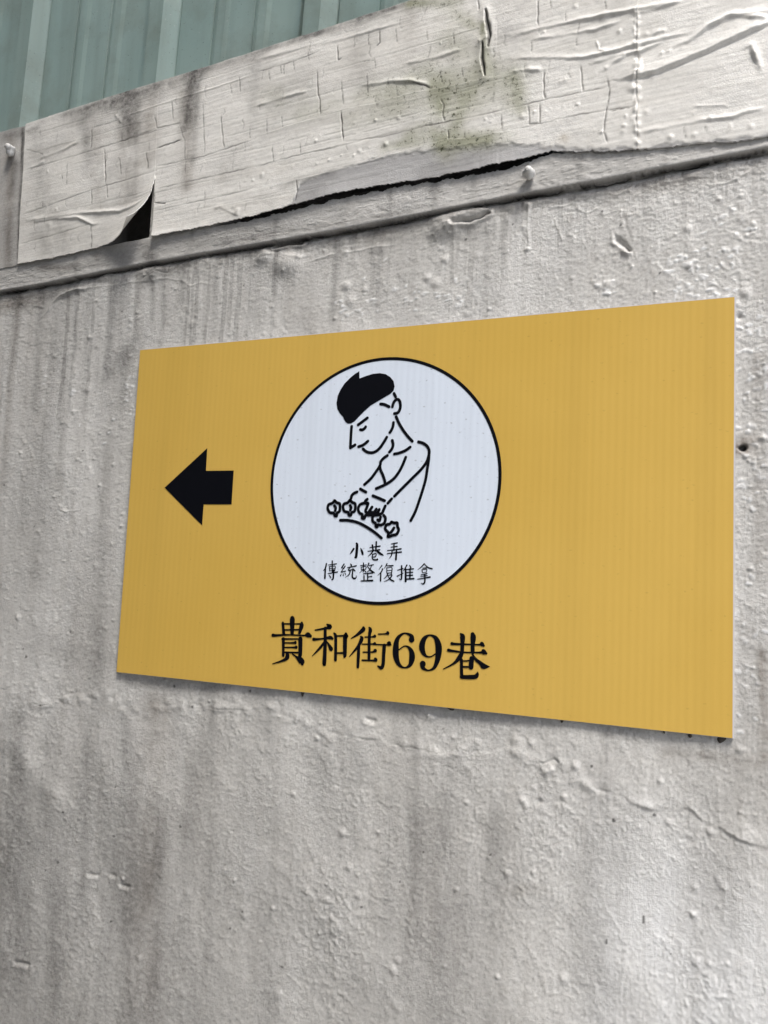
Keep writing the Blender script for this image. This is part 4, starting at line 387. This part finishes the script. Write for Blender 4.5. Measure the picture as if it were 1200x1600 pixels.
# ------------------------------------------------------------------ unseen houses added to darken the wall towards the left
M_SIDE = plain('shade_house_dark', (.10, .098, .094), .9, .2, .2, 6)
side = empty('added_shade_house_left', (-.78, 0, 0), 'added unseen dark house that shades the left end of the wall', 'house')  # added block, unseen, cuts sky light on the left
def box_mesh(name, lo, hi, bevel=0.0):
    bm = bmesh.new()
    bmesh.ops.create_cube(bm, size=1)
    for v in bm.verts:
        v.co = Vector([(lo[i] + hi[i]) / 2 + v.co[i] * (hi[i] - lo[i]) for i in range(3)])
    if bevel: bmesh.ops.bevel(bm, geom=bm.edges[:], offset=bevel, segments=2, affect='EDGES')
    me = bpy.data.meshes.new(name); bm.to_mesh(me); bm.free()
    return me
new_obj('wall', box_mesh('wall', (-4, -2.6, .003), (0, -.02, 6.2), .02), M_SIDE, side)
new_obj('roof_slab', box_mesh('roof_slab', (-4.1, -2.8, 6.203), (.12, -.02, 6.36), .02), M_CORE, side)
opp = empty('added_shade_house_front', (0, -3.4, 0), 'added unseen house across the lane that shades the wall', 'house')  # added block, unseen, sized to keep sun and sky off the left
new_obj('wall', box_mesh('wall', (-5.0, -3, .003), (2.1, 0, 9.4), .02), M_SIDE, opp)
new_obj('roof_slab', box_mesh('roof_slab', (-5.1, -3.1, 9.403), (2.2, .2, 9.55), .02), M_CORE, opp)

# ------------------------------------------------------------------ rendered wall
def spaced(dense0, dense1, step0, step1, lo, hi, coarse):
    xs = [dense0]
    while xs[-1] < dense1:
        t = (xs[-1] - dense0) / (dense1 - dense0)
        xs.append(xs[-1] + step0 + (step1 - step0) * t)
    st = step1
    while xs[-1] < hi:
        st = min(st * 1.12, coarse); xs.append(min(xs[-1] + st, hi))
    st = step0
    while xs[0] > lo:
        st = min(st * 1.12, coarse); xs.insert(0, max(xs[0] - st, lo))
    return np.array(xs)

WALL_Y = 0.0078
wall = empty('rendered_wall', (0, WALL_Y, 0), 'weathered off-white painted rendered wall carrying the yellow sign', 'wall')
xs = spaced(-.48, 1.05, .0027, .0012, -3.5, 4.5, .08)
lip_at = lambda x: np.interp(x, LIP_BOTTOM[:, 0], LIP_BOTTOM[:, 1]) + np.where(x > LIP_BOTTOM[-1, 0], (x - LIP_BOTTOM[-1, 0]) * .045, 0) + np.where(x < LIP_BOTTOM[0, 0], (x - LIP_BOTTOM[0, 0]) * .05, 0)
zt = spaced(.72, 2.125, .00165, .00135, 0.0, 2.125, .08)
X, Z = np.meshgrid(xs, zt)
Z = Z + sstep(1.2, 2.1, Z) * (lip_at(X) + .022 - 2.125)       # upper rows follow the slope of the beam
n1 = gnoise(X * 90, Z * 90, 3); n2 = gnoise(X * 90, Z * 90, 4)
n3 = gnoise(X * 25, Z * 25, 33); n4 = gnoise(X * 25, Z * 25, 34)
XW = X + n1 * .0012 + n3 * .002; ZW = Z + n2 * .0012 + n4 * .002
H = .0050 * fbm(X * 3.2, Z * 3.0, 21, 3)
H += (.0024 * fbm(X * 12, Z * 8, 22, 3) + .0042 * fbm(X * 8, Z * 2.6, 38, 2)) * (.45 + .55 * sstep(1.55, 1.3, Z))
low = sstep(1.50, 1.25, Z)                                   # the render is coarser below the sign
rough_patch = np.clip(.14 + .50 * low + .85 * fbm(X * 6, Z * 4.5, 23, 3), .03, 1.1)
cell = gnoise(XW * 175, ZW * 140, 24)
big = gnoise(XW * 75, ZW * 62, 31)
wild = sstep(-.25, .55, fbm(X * 9, Z * 7, 32, 3))
grit = gnoise(X * 330, Z * 260, 25)
drag = gnoise(X * 260, Z * 60, 29)                           # vertical drag of the brush
H += rough_patch * (.0006 + .0009 * wild) / .00105 * (.00040 * np.clip(big, -.4, 1) + .0013 * np.clip(cell - .12, 0, 1) + .0010 * np.clip(grit - .2, 0, 1) + .0009 * np.clip(gnoise(XW * 105, ZW * 88, 37) - .2, 0, 1) + .00012 * drag)
H += .00011 * gnoise(X * 420, Z * 22, 26) + .00020 * grit + .00016 * gnoise(X * 110, Z * 300, 30) * sstep(1.35, 1.6, Z)
flake = fbm(XW * 38, ZW * 34, 36, 4, .6)
H += .00045 * sstep(.16, .20, flake) + .00035 * sstep(-.30, -.34, flake)      # edges of older paint layers
right = sstep(.85, .97, X) * sstep(1.3, 1.5, Z) + sstep(1.90, 1.98, Z) * sstep(.35, .9, X) * .6
H += np.clip(right, 0, 1) * .00045 * gnoise(X * 160, Z * 240, 28)
CR = np.zeros_like(H)
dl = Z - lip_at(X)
H += np.exp(-np.abs(dl + .012) / .013) * (.0026 * fbm(X * 32, Z * 70, 47, 3, .6) + .0004)
H -= .012 * np.exp(-((dl - .001) / .0045) ** 2) * (.6 + .5 * fbm(X * 25, X * 0 + 2, 45, 2))
carve(H, CR, X, Z, XW, ZW, WALL_LINES, .30)
blob(H, X, Z, X + n1 * .0008, Z + n2 * .0008, WALL_BLOBS)
lay = {k: np.zeros_like(H) for k in 'dbmy'}
NS = fbm(X * 26, Z * 7, 41, 3)
stain(lay, X, Z, NS, WALL_STAINS_SHADE)
lay['d'] = 1 - (1 - lay['d']) * (1 - np.clip(.24 * fbm(X * 14, Z * 1.6, 42, 3) + .02, 0, .28))
lay['d'] = 1 - (1 - lay['d']) * (1 - np.clip((.75 + .9 * NS) * np.exp(-np.abs(dl + .003) / .007), 0, .8))  # paints a dark line of shade along the joint under the lip
lay['b'] = 1 - (1 - lay['b']) * (1 - np.clip(.35 * fbm(X * 7, Z * 2.2, 43, 3) - .02, 0, .3))
# thin crisp runs of dirty water from the joint under the beam
r3 = np.random.default_rng(5)
for _ in range(95):
    x = r3.uniform(-.45, 1.0); zt_ = float(lip_at(np.array([x]))[0]); l = r3.uniform(.03, .22) * (1.4 if x < .25 else .8); hw = r3.uniform(.0012, .0045)
    a = r3.uniform(.18, .55) * (1.0 if x < .3 else .6)
    w = windows(X, Z, [(x, zt_), (x, zt_ - l)], .02)
    if w is None: continue
    u = (zt_ - Z[w]) / l
    xc = x + .003 * gnoise(Z[w] * 14, Z[w] * 0 + x * 90, 48)
    prof = sstep(hw * 1.25, hw * .8, np.abs(X[w] - xc)) * (.65 + .35 * sstep(hw * .4, hw, np.abs(X[w] - xc)))
    lay['d'][w] = 1 - (1 - lay['d'][w]) * (1 - a * prof * sstep(1, .65, u) * sstep(-.05, .02, u))
# years of grime low on the left, bright sheen painted as paler colour low on the right
edge = .10 * fbm(X * 5, Z * 1.2, 46, 3)
lay['d'] = 1 - (1 - lay['d']) * (1 - sstep(.55, -.25, X + edge * 1.5) * sstep(1.42, 1.15, Z + edge) * np.clip(.26 + .45 * NS, .05, .7))
lay['d'] = 1 - (1 - lay['d']) * (1 - sstep(.8, .3, X + edge) * sstep(1.30, 1.0, Z) * .24)
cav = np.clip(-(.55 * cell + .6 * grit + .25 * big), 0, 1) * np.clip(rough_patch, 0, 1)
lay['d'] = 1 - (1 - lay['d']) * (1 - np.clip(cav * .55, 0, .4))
CH = .85 * sstep(.60, .80, X + edge * 1.3) * sstep(1.36, 1.12, Z + edge * .6 + .25 * (X - .8)) * np.clip(.8 + .5 * NS, .3, 1)  # sheen put into the colour, paler to the lower right
# fresh chips of paint
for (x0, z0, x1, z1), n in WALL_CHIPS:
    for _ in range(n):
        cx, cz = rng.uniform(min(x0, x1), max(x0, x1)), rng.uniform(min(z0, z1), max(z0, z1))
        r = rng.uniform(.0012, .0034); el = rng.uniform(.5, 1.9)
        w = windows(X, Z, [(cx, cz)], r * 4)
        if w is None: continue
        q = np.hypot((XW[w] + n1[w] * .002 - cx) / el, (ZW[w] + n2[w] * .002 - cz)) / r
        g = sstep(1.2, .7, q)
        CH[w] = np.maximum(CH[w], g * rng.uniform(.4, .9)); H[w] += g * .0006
# sparse grit and dark specks, all over the wall
for _ in range(420):
    cx, cz = rng.uniform(-.45, 1.0), rng.uniform(.78, 2.06)
    r = rng.uniform(.0010, .0026)
    w = windows(X, Z, [(cx, cz)], r * 4)
    if w is None: continue
    q = np.hypot(XW[w] - cx, ZW[w] - cz) / r
    if rng.random() < .80: H[w] += np.exp(-q ** 2) * rng.uniform(.0008, .0022)
    else: CR[w] = np.maximum(CR[w], sstep(1.1, .6, q) * .8)
for cx, cz, l in [(.8045, 1.163, .0055), (.7625, 1.1305, .003)]:
    w = windows(X, Z, [(cx, cz)], .03)
    CR[w] = np.maximum(CR[w], np.exp(-((X[w] - cx) / .0011) ** 2) * sstep(l, l * .8, np.abs(Z[w] - cz)))
# rusty hole beside the sign
hx, hz = HOLE
w = windows(X, Z, [(hx, hz)], .03)
q = np.hypot((XW[w] - hx) / 1.3, ZW[w] - hz) / .0045
CR[w] = np.maximum(CR[w], sstep(1.15, .7, q) * .95); H[w] -= sstep(1.2, .6, q) * .006
lay['b'][w] = np.maximum(lay['b'][w], .85 * sstep(3.4, 1.2, q + .5 * n1[w]))
P = np.stack([X, -H, Z], -1)
me = grid_mesh('render_coat', P, {'crack': CR, 'dirt_shade': lay['d'], 'brown': lay['b'], 'moss': lay['m'], 'ochre': lay['y'], 'chip_sheen': CH, 'grey': np.zeros_like(H)})
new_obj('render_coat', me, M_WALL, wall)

new_obj('wall_core', box_mesh('wall_core', (-3.5, .02, .01), (4.5, .19, 1.93)), M_CORE, wall)

# ------------------------------------------------------------------ fascia: beam with lip, veneer sheets, nails
fas = empty('fascia', (0, 0, 2.04), 'peeling cream painted plywood fascia with torn curling corner above the sign', 'fascia')
FZ = 2.04
ext = lambda L, x: np.interp(x, L[:, 0], L[:, 1]) + np.where(x > L[-1, 0], (x - L[-1, 0]) * .05, 0) + np.where(x < L[0, 0], (x - L[0, 0]) * .05, 0)

def face_attrs(X, Z, lines, blobs, stains_, seed, grain):
    n1 = gnoise(X * 90, Z * 90, seed); n2 = gnoise(X * 90, Z * 90, seed + 1)
    XW = X + n1 * .0009; ZW = Z + n2 * .0009
    sl = Z - .05 * X                                            # along the slope of the board
    H = .0016 * fbm(X * 5, sl * 12, seed + 2, 3)
    H += grain * (.00014 * gnoise(X * 22, sl * 430, seed + 3) + .00012 * gnoise(X * 9, sl * 190, seed + 4))
    H += .00012 * gnoise(X * 120, Z * 170, seed + 5) + .00025 * fbm(X * 30, sl * 60, seed + 6, 2)
    CR = np.zeros_like(H)
    carve(H, CR, X, Z, XW, ZW, lines)
    blob(H, X, Z, X + n1 * .0012, Z + n2 * .0012, [(b[0], b[1], b[2], b[3] * (.45 + .35 * math.sin(i * 2.3)), b[4]) for i, b in enumerate(blobs)])
    lay = {k: np.zeros_like(H) for k in 'dbmy'}
    NS = fbm(X * 30, Z * 14, seed + 7, 3)
    stain(lay, X, Z, NS, stains_)
    lay['d'] = 1 - (1 - lay['d']) * (1 - np.clip((.50 * fbm(X * 7, sl * 12, seed + 8, 4) + .00 * grain) * sstep(.85, .70, X) + .12 * fbm(X * 30, sl * 60, seed + 9, 3), 0, .42))
    return H, CR, lay

# many fine checks in the old veneer
r2 = np.random.default_rng(11)
checks = []
for _ in range(110):
    x = r2.uniform(-.28, .74)
    u = r2.uniform(.08, .98)
    zb, zz = float(ext(SHEET_BOTTOM, np.array([x]))[0]), float(ext(TOP_EDGE, np.array([x]))[0])
    z = zb + (zz - zb) * u
    l = r2.uniform(.004, .022)
    checks.append(([(x, z), (x + r2.uniform(-.002, .002), z - l * .3), (x + r2.uniform(-.0025, .0025), z - l * .6), (x + r2.uniform(-.004, .004), z - l)], 'hair', r2.uniform(.25, .8)))
for _ in range(30):
    x = r2.uniform(-.27, .6); l = r2.uniform(.06, .26)
    u = r2.uniform(.05, .95)
    zb, zz = float(ext(SHEET_BOTTOM, np.array([x]))[0]), float(ext(TOP_EDGE, np.array([x]))[0])
    z = zb + (zz - zb) * u; s = .035 + .02 * u
    checks.append(([(x, z), (x + l * .5, z + l * .5 * s + r2.uniform(-.001, .001)), (min(x + l, .775), z + l * s)], 'hair', r2.uniform(.2, .55)))

# beam behind the sheets, its rounded lip showing below them
xs = spaced(-.48, 1.05, .0026, .0014, -3.5, 4.5, .08)
t = np.concatenate([np.linspace(0, .27, 105), np.linspace(.27, 1, 30)[1:]])
X, T = np.meshgrid(xs, t)
zb, zz = ext(LIP_BOTTOM, X), ext(TOP_EDGE, X) - .004
Z = zb + (zz - zb) * T
Z += .0042 * fbm(X * 22, X * 0 + 3, 61, 2) * sstep(.1, 0, T) + .0022 * gnoise(X * 170, X * 0 + 7, 62) * sstep(.05, 0, T)
H, CR, lay = face_attrs(X, Z, [], [], LIP_STAINS, 70, .8)
hh = Z - zb
zs_ = ext(SHEET_BOTTOM, X)
gap = sstep(.13, .20, X) * sstep(.69, .60, X) * (.85 + .3 * np.sin(X * 23))
rec = sstep(-.0012, .0010, Z - (zs_ - (.0042 * gap - .0006) + .0026 * gnoise(X * 60, X * 0 + 2, 64) + .002 * gnoise(X * 260, X * 0 + 9, 65))) * sstep(.13, .15, X) * sstep(.69, .66, X)
rec = np.maximum(rec, sstep(-.001, .001, Z - (zs_ + .004)) * sstep(-.11, -.09, X) * sstep(.002, -.02, X))
fl = fbm(X * 30, Z * 55, 67, 4, .62)
H = (H + .0006 * fbm(X * 30, Z * 50, 66, 3, .6) + .0005 * sstep(.10, .14, fl) + .0004 * sstep(-.25, -.30, fl)) * sstep(0, .008, hh) + .0005 * np.exp(-((hh - .004) / .0028) ** 2) - .010 * sstep(.0018, 0, hh) - .05 * rec
CR = np.maximum(CR, .95 * sstep(.0022, .0, hh) * np.clip(.80 + .6 * gnoise(X * 18, X * 0, 63), 0, 1))  # shade on the lip's underside painted nearly black
CR = np.maximum(CR, rec * .9)                                 # shade inside the gap and behind the flap, painted near-black
P = np.stack([X, .0005 - H, Z - FZ], -1)
under = P[:1].copy(); under[..., 1] = .05; under[..., 2] += .006
top = P[-1:].copy(); top[..., 1] = .09
P = np.concatenate([under, P, top]); pad = lambda a: np.concatenate([a[:1], a, a[-1:]])
z0 = np.zeros_like(pad(H))
me = grid_mesh('beam', P, {'crack': pad(CR), 'dirt_shade': pad(lay['d']), 'brown': pad(lay['b']), 'moss': pad(lay['m']), 'ochre': z0, 'chip_sheen': z0, 'grey': z0})
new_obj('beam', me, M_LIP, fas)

def sheet(name, left, right, nx, nz, thick, ybase, flap=False, main=False, seed=100, lines=None, power=1):
    """a veneer sheet between two side edges given as (x at top, x at bottom)"""
    u = 1 - (1 - np.linspace(0, 1, nx)) ** power; t = np.linspace(0, 1, nz)
    u = np.concatenate([[0, .0003], u[1:-1], [.9997, 1]]); t = np.concatenate([[0, .0006], t[1:-1], [.9994, 1]])
    U, T = np.meshgrid(u, t)
    X = (left[1] + (left[0] - left[1]) * T) * (1 - U) + (right[1] + (right[0] - right[1]) * T) * U
    zq = ext(SHEET_BOTTOM, X) + T * .28
    if flap: X = X + U ** 6 * (.0022 * gnoise(zq * 55, zq * 0, 91) + .0012 * gnoise(zq * 190, zq * 0, 92)) * sstep(.55, .40, T)
    zb = ext(SHEET_BOTTOM, X); zz = ext(TOP_EDGE, X)
    rag = .0012 * gnoise(X * 60, X * 0 + 1, seed) + .0014 * gnoise(X * 240, X * 0 + 2, seed + 1)
    zb = zb + rag + (.0022 * np.abs(gnoise(X * 35, X * 0 + 5, seed + 2)) * sstep(.2, .3, X) if main else 0)
    zz = zz + .0010 * gnoise(X * 25, X * 0 + 3, seed + 3) + .0005 * gnoise(X * 160, X * 0 + 4, seed + 4)
    Z = zb + (zz - zb) * T
    H, CR, lay = face_attrs(X, Z, (lines if lines is not None else FAS_LINES + checks), FAS_BLOBS, FAS_STAINS, 100, 1.0)
    grey = sstep(.0035, -.0035, Z - ext(GREY_LINE, X) + .006 * fbm(X * 70, Z * 110, 120, 3)) * (X > .2)
    out = np.zeros_like(H)
    if main:
        gapx = sstep(.12, .22, X) * sstep(.685, .60, X) * (.75 + .35 * np.sin(X * 23))
        out += .0035 * gapx * np.exp(-(Z - zb) / .022)
        out += .004 * np.exp(-((Z - zb) / .02)) * sstep(.2, .02, X)
    H -= .0012 * grey
    X3, Y3, Z3 = X.copy(), ybase - H - out, Z.copy()
    if flap:
        (ax, az), (bx, bz) = FLAP_AXIS
        dx, dz = bx - ax, bz - az; L = math.hypot(dx, dz); dx /= L; dz /= L
        px, pz = -dz, dx                                       # towards the torn corner
        d = np.maximum((X - ax) * px + (Z - az) * pz, 0)
        rho = .070
        th = d / rho
        X3 += (rho * np.sin(th) - d) * px
        Z3 += (rho * np.sin(th) - d) * pz
        Y3 += -rho * (1 - np.cos(th))
    P = np.stack([X3, Y3, Z3 - FZ], -1)
    # give the sheet its thickness: a rim and a back
    back = np.zeros_like(P); back[..., 1] = thick
    def rim(A, off):
        A = np.concatenate([A[:1] , A, A[-1:]], 0); return np.concatenate([A[:, :1], A, A[:, -1:]], 1)
    Q = rim(P, None)
    Q[0, :, 1] += thick; Q[-1, :, 1] += thick; Q[1:-1, 0, 1] += thick; Q[1:-1, -1, 1] += thick
    R = lambda a: rim(a, None)
    me = grid_mesh(name, Q, {'crack': R(CR), 'dirt_shade': R(lay['d']), 'brown': R(lay['b']), 'moss': R(lay['m']), 'ochre': R(lay['y']), 'chip_sheen': R(np.zeros_like(H)), 'grey': R(grey)})
    o = new_obj(name, me, M_SHEET, fas)
    return o

slit_t = SLIT[0][0] + (SLIT[0][0] - SLIT[1][0]) * 1.2
o = sheet('veneer_sheet', (SHEET_LEFT[0][0], SHEET_LEFT[1][0]), (slit_t, SLIT[1][0]), 260, 230, .0014, -.0055, flap=True)
o['label'] = 'cream veneer sheet with its lower corner curled away'
o = sheet('veneer_sheet', (slit_t + .0002, SLIT[1][0] + .0004), (.7800, .7850), 760, 250, .0018, -.0055, main=True)
o['label'] = 'cracked cream veneer sheet stained with green algae'
o = sheet('veneer_sheet', (.7802, .7852), (1.30, 1.30), 270, 220, .0030, -.0040)
o['label'] = 'smoother cream sheet with long paint wrinkles'
o = sheet('veneer_sheet', (1.301, 1.301), (4.4, 4.4), 120, 60, .0030, -.0040, lines=[])
o = sheet('side_board', (-3.4, -3.4), (SHEET_LEFT[0][0] - .0015, SHEET_LEFT[1][0] - .0015), 150, 150, .0030, -.0012, lines=[], power=3)
o['label'] = 'grimy narrow board beside the curled sheet'
o.data.materials[0] = M_LIP

def lump(name, x, y, z, r, seed):
    bm = bmesh.new()
    bmesh.ops.create_icosphere(bm, subdivisions=3, radius=1)
    rr = np.random.default_rng(seed)
    ph = rr.random(6) * 6.28
    for v in bm.verts:
        c = v.co
        k = 1 + .16 * math.sin(3 * c.x + ph[0]) + .13 * math.sin(4 * c.z + ph[1]) + .08 * math.sin(9 * c.y + ph[2] + 5 * c.x)
        v.co = Vector((c.x * k * r, c.y * k * r * .9, c.z * k * r * .8 - max(0, -c.z) * r * .3))
    # a slotted head on the front
    res = bmesh.ops.create_cone(bm, cap_ends=True, segments=14, radius1=r * .62, radius2=r * .5, depth=r * .5)
    bmesh.ops.rotate(bm, verts=res['verts'], cent=(0, 0, 0), matrix=Matrix.Rotation(math.pi / 2, 3, 'X'))
    bmesh.ops.translate(bm, verts=res['verts'], vec=(r * .15, -r * .85, r * .15))
    me = bpy.data.meshes.new(name); bm.to_mesh(me); bm.free()
    for p in me.polygons: p.use_smooth = True
    o = new_obj(name, me, M_NAIL, fas)
    o.location = (x, y, z - FZ)
    return o
lump('nail_head', NAILS[0][0], -.010, NAILS[0][1], .0085, 3)
lump('nail_head', NAILS[1][0], -.009, NAILS[1][1], .0100, 8)

# ------------------------------------------------------------------ green corrugated siding above
siding = empty('metal_siding', (0, .10, 2.2), 'sage green corrugated steel siding standing behind the fascia top', 'siding')
def rib_x(i, z):
    (x0, z0), (x1, z1) = RIBS[i]
    return x0 + (x1 - x0) * (z - z0) / (z1 - z0)
PER = .335
def profile(k):
    """one sheet: wide raised rib on its left, two small stiffening ribs, then the flat up to the next sheet"""
    d = .026
    return [(-.012, 0), (0, 0), (.010, -d), (.042, -d), (.060, 0), (.062, .006), (.064, 0), (.138, 0), (.1395, .005), (.141, 0), (.149, -.0022), (.165, -.0022), (.174, 0), (.226, 0), (.2275, .005), (.229, 0), (.237, -.0022), (.253, -.0022), (.262, 0), (PER + .0005, 0)]
x_first = rib_x(0, 2.5)
lean = -.048
for k in range(-4, 9):
    pr = profile(k)
    bm = bmesh.new()
    rows = []
    for zi in np.linspace(0, 2.2, 12):
        rows.append([bm.verts.new((x_first + k * PER + a - lean * (zi - .3) * .9, b + (-.0015 if i < 2 else 0) + .0015 * math.sin(zi * 7 + k + a * 9), zi)) for i, (a, b) in enumerate(pr)])
    for r0, r1 in zip(rows[:-1], rows[1:]):
        for i in range(len(pr) - 1):
            bm.faces.new((r0[i], r0[i + 1], r1[i + 1], r1[i]))
    bmesh.ops.solidify(bm, geom=bm.faces[:], thickness=.0008)
    me = bpy.data.meshes.new('steel_sheet'); bm.to_mesh(me); bm.free()
    new_obj('steel_sheet', me, M_SIDING, siding)

# ------------------------------------------------------------------ the sign
sign = empty('wall_sign', (0, 0, SIGN_Z), 'yellow rectangular direction sign with black arrow and round white emblem', 'sign')
TH = .0055
bm = bmesh.new()
NXs, NZs = 90, 12
def front(i, j):
    x, z = SIGN_W * i / NXs, SIGN_H * j / NZs
    return bm.verts.new((x, 0, z))
V = [[front(i, j) for i in range(NXs + 1)] for j in range(NZs + 1)]
for j in range(NZs):
    for i in range(NXs):
        bm.faces.new((V[j][i], V[j][i + 1], V[j + 1][i + 1], V[j + 1][i]))
me = bpy.data.meshes.new('printed_face'); bm.to_mesh(me); bm.free()
new_obj('printed_face', me, M_YELLOW, sign)
new_obj('board', box_mesh('board', (-.0003, .0003, -.0004), (SIGN_W + .0018, TH, SIGN_H + .0009)), M_EDGE, sign)

def poly_obj(name, pts, y, mat, parent):
    bm = bmesh.new()
    vs = [bm.verts.new((x * .001, y, z * .001)) for x, z in pts]
    bm.faces.new(vs)
    bmesh.ops.triangulate(bm, faces=bm.faces[:])
    bmesh.ops.recalc_face_normals(bm, faces=bm.faces[:])
    me = bpy.data.meshes.new(name); bm.to_mesh(me); bm.free()
    return new_obj(name, me, mat, parent)

def smooth_line(pts, n=5):
    """Catmull-Rom through points that carry a width"""
    p = np.array(pts, float)
    if len(p) < 3: return p
    out = []
    q = np.vstack([2 * p[0] - p[1], p, 2 * p[-1] - p[-2]])
    for i in range(1, len(q) - 2):
        for s in np.linspace(0, 1, n, endpoint=False):
            a, b, c, d = q[i - 1], q[i], q[i + 1], q[i + 2]
            out.append(.5 * (2 * b + (c - a) * s + (2 * a - 5 * b + 4 * c - d) * s * s + (3 * b - a - 3 * c + d) * s ** 3))
    out.append(q[-2])
    return np.array(out)

def stroke(bm, pts, y, curve=True, cap=True):
    p = smooth_line(pts) if curve else np.array(pts, float)
    p[:, 2] = np.maximum(p[:, 2] * 1.22, .3)
    d = np.gradient(p[:, :2], axis=0)
    d /= np.linalg.norm(d, axis=1)[:, None] + 1e-9
    nrm = np.stack([-d[:, 1], d[:, 0]], 1)
    L = p[:, :2] + nrm * p[:, 2:] / 2; R = p[:, :2] - nrm * p[:, 2:] / 2
    vl = [bm.verts.new((a[0] * .001, y, a[1] * .001)) for a in L]
    vr = [bm.verts.new((a[0] * .001, y, a[1] * .001)) for a in R]
    for i in range(len(p) - 1):
        bm.faces.new((vr[i], vr[i + 1], vl[i + 1], vl[i]))
    if cap:
        for e, sg in ((0, -1), (len(p) - 1, 1)):
            c = p[e, :2]; w = p[e, 2] / 2
            a0 = math.atan2(d[e, 1] * sg, d[e, 0] * sg)
            arc = [bm.verts.new(((c[0] + w * math.cos(a0 + t)) * .001, y, (c[1] + w * math.sin(a0 + t)) * .001)) for t in np.linspace(-math.pi / 2, math.pi / 2, 7)]
            bm.faces.new(arc)

def strokes_obj(name, strokes, y, parent, curve=True, cap=True):
    bm = bmesh.new()
    for i, s in enumerate(strokes):
        stroke(bm, s, y - i * 1.2e-5, curve, cap)
    for f in bm.faces:
        f.normal_update()
        if f.normal.y > 0: f.normal_flip()
    me = bpy.data.meshes.new(name); bm.to_mesh(me); bm.free()
    return new_obj(name, me, M_INK, parent)

poly_obj('arrow', ARROW, -.0006, M_INK, sign)['label'] = 'black arrow pointing left'
# round emblem
cx, cz, cr = .4900 * SIGN_W * 1000, .5820 * SIGN_H * 1000, .1767 * 1000
disc = poly_obj('emblem', [(cx + (cr - 1.5) * math.cos(a), cz + (cr - 1.5) * math.sin(a)) for a in np.linspace(0, 2 * math.pi, 128, endpoint=False)], -.0004, M_WHITE, sign)
disc['label'] = 'round white emblem with a line drawing of a bowing man'
bm = bmesh.new()
ro, ri = cr + .2, cr - 4.3
vo = [bm.verts.new(((cx + ro * math.cos(a)) * .001, -.0007, (cz + ro * math.sin(a)) * .001)) for a in np.linspace(0, 2 * math.pi, 160, endpoint=False)]
vi = [bm.verts.new(((cx + ri * math.cos(a)) * .001, -.0007, (cz + ri * math.sin(a)) * .001)) for a in np.linspace(0, 2 * math.pi, 160, endpoint=False)]
for i in range(160):
    j = (i + 1) % 160
    bm.faces.new((vo[i], vo[j], vi[j], vi[i]))
me = bpy.data.meshes.new('ring'); bm.to_mesh(me); bm.free()
new_obj('ring', me, M_INK, disc)
poly_obj('hair', HAIR, -.0008, M_INK, disc)
strokes_obj('figure_outline', LINES, -.0008, disc)
for b in BLOSSOMS:
    strokes_obj('blossom', b, -.0011, disc)
for ch in SMALL:
    strokes_obj('character', ch, -.0008, disc)
for ch in BIG:
    strokes_obj('character', ch, -.0006, sign)
# blobs of glue squeezed out under the lower edge
for k, (gx, gz, w, h) in enumerate(GLUE):
    bm = bmesh.new()
    bmesh.ops.create_icosphere(bm, subdivisions=2, radius=1)
    for v in bm.verts:
        c = v.co
        kx = 1 + .3 * math.sin(4 * c.z + k * 2.1)
        v.co = Vector((c.x * w * .55 * kx + c.z * w * .3 * math.sin(k * 1.7), c.y * .003, c.z * h * .62))
    me = bpy.data.meshes.new('glue_blob'); bm.to_mesh(me); bm.free()
    o = new_obj('glue_blob', me, M_GLUE, sign)
    o.location = (gx, .0065, gz - h * .25)
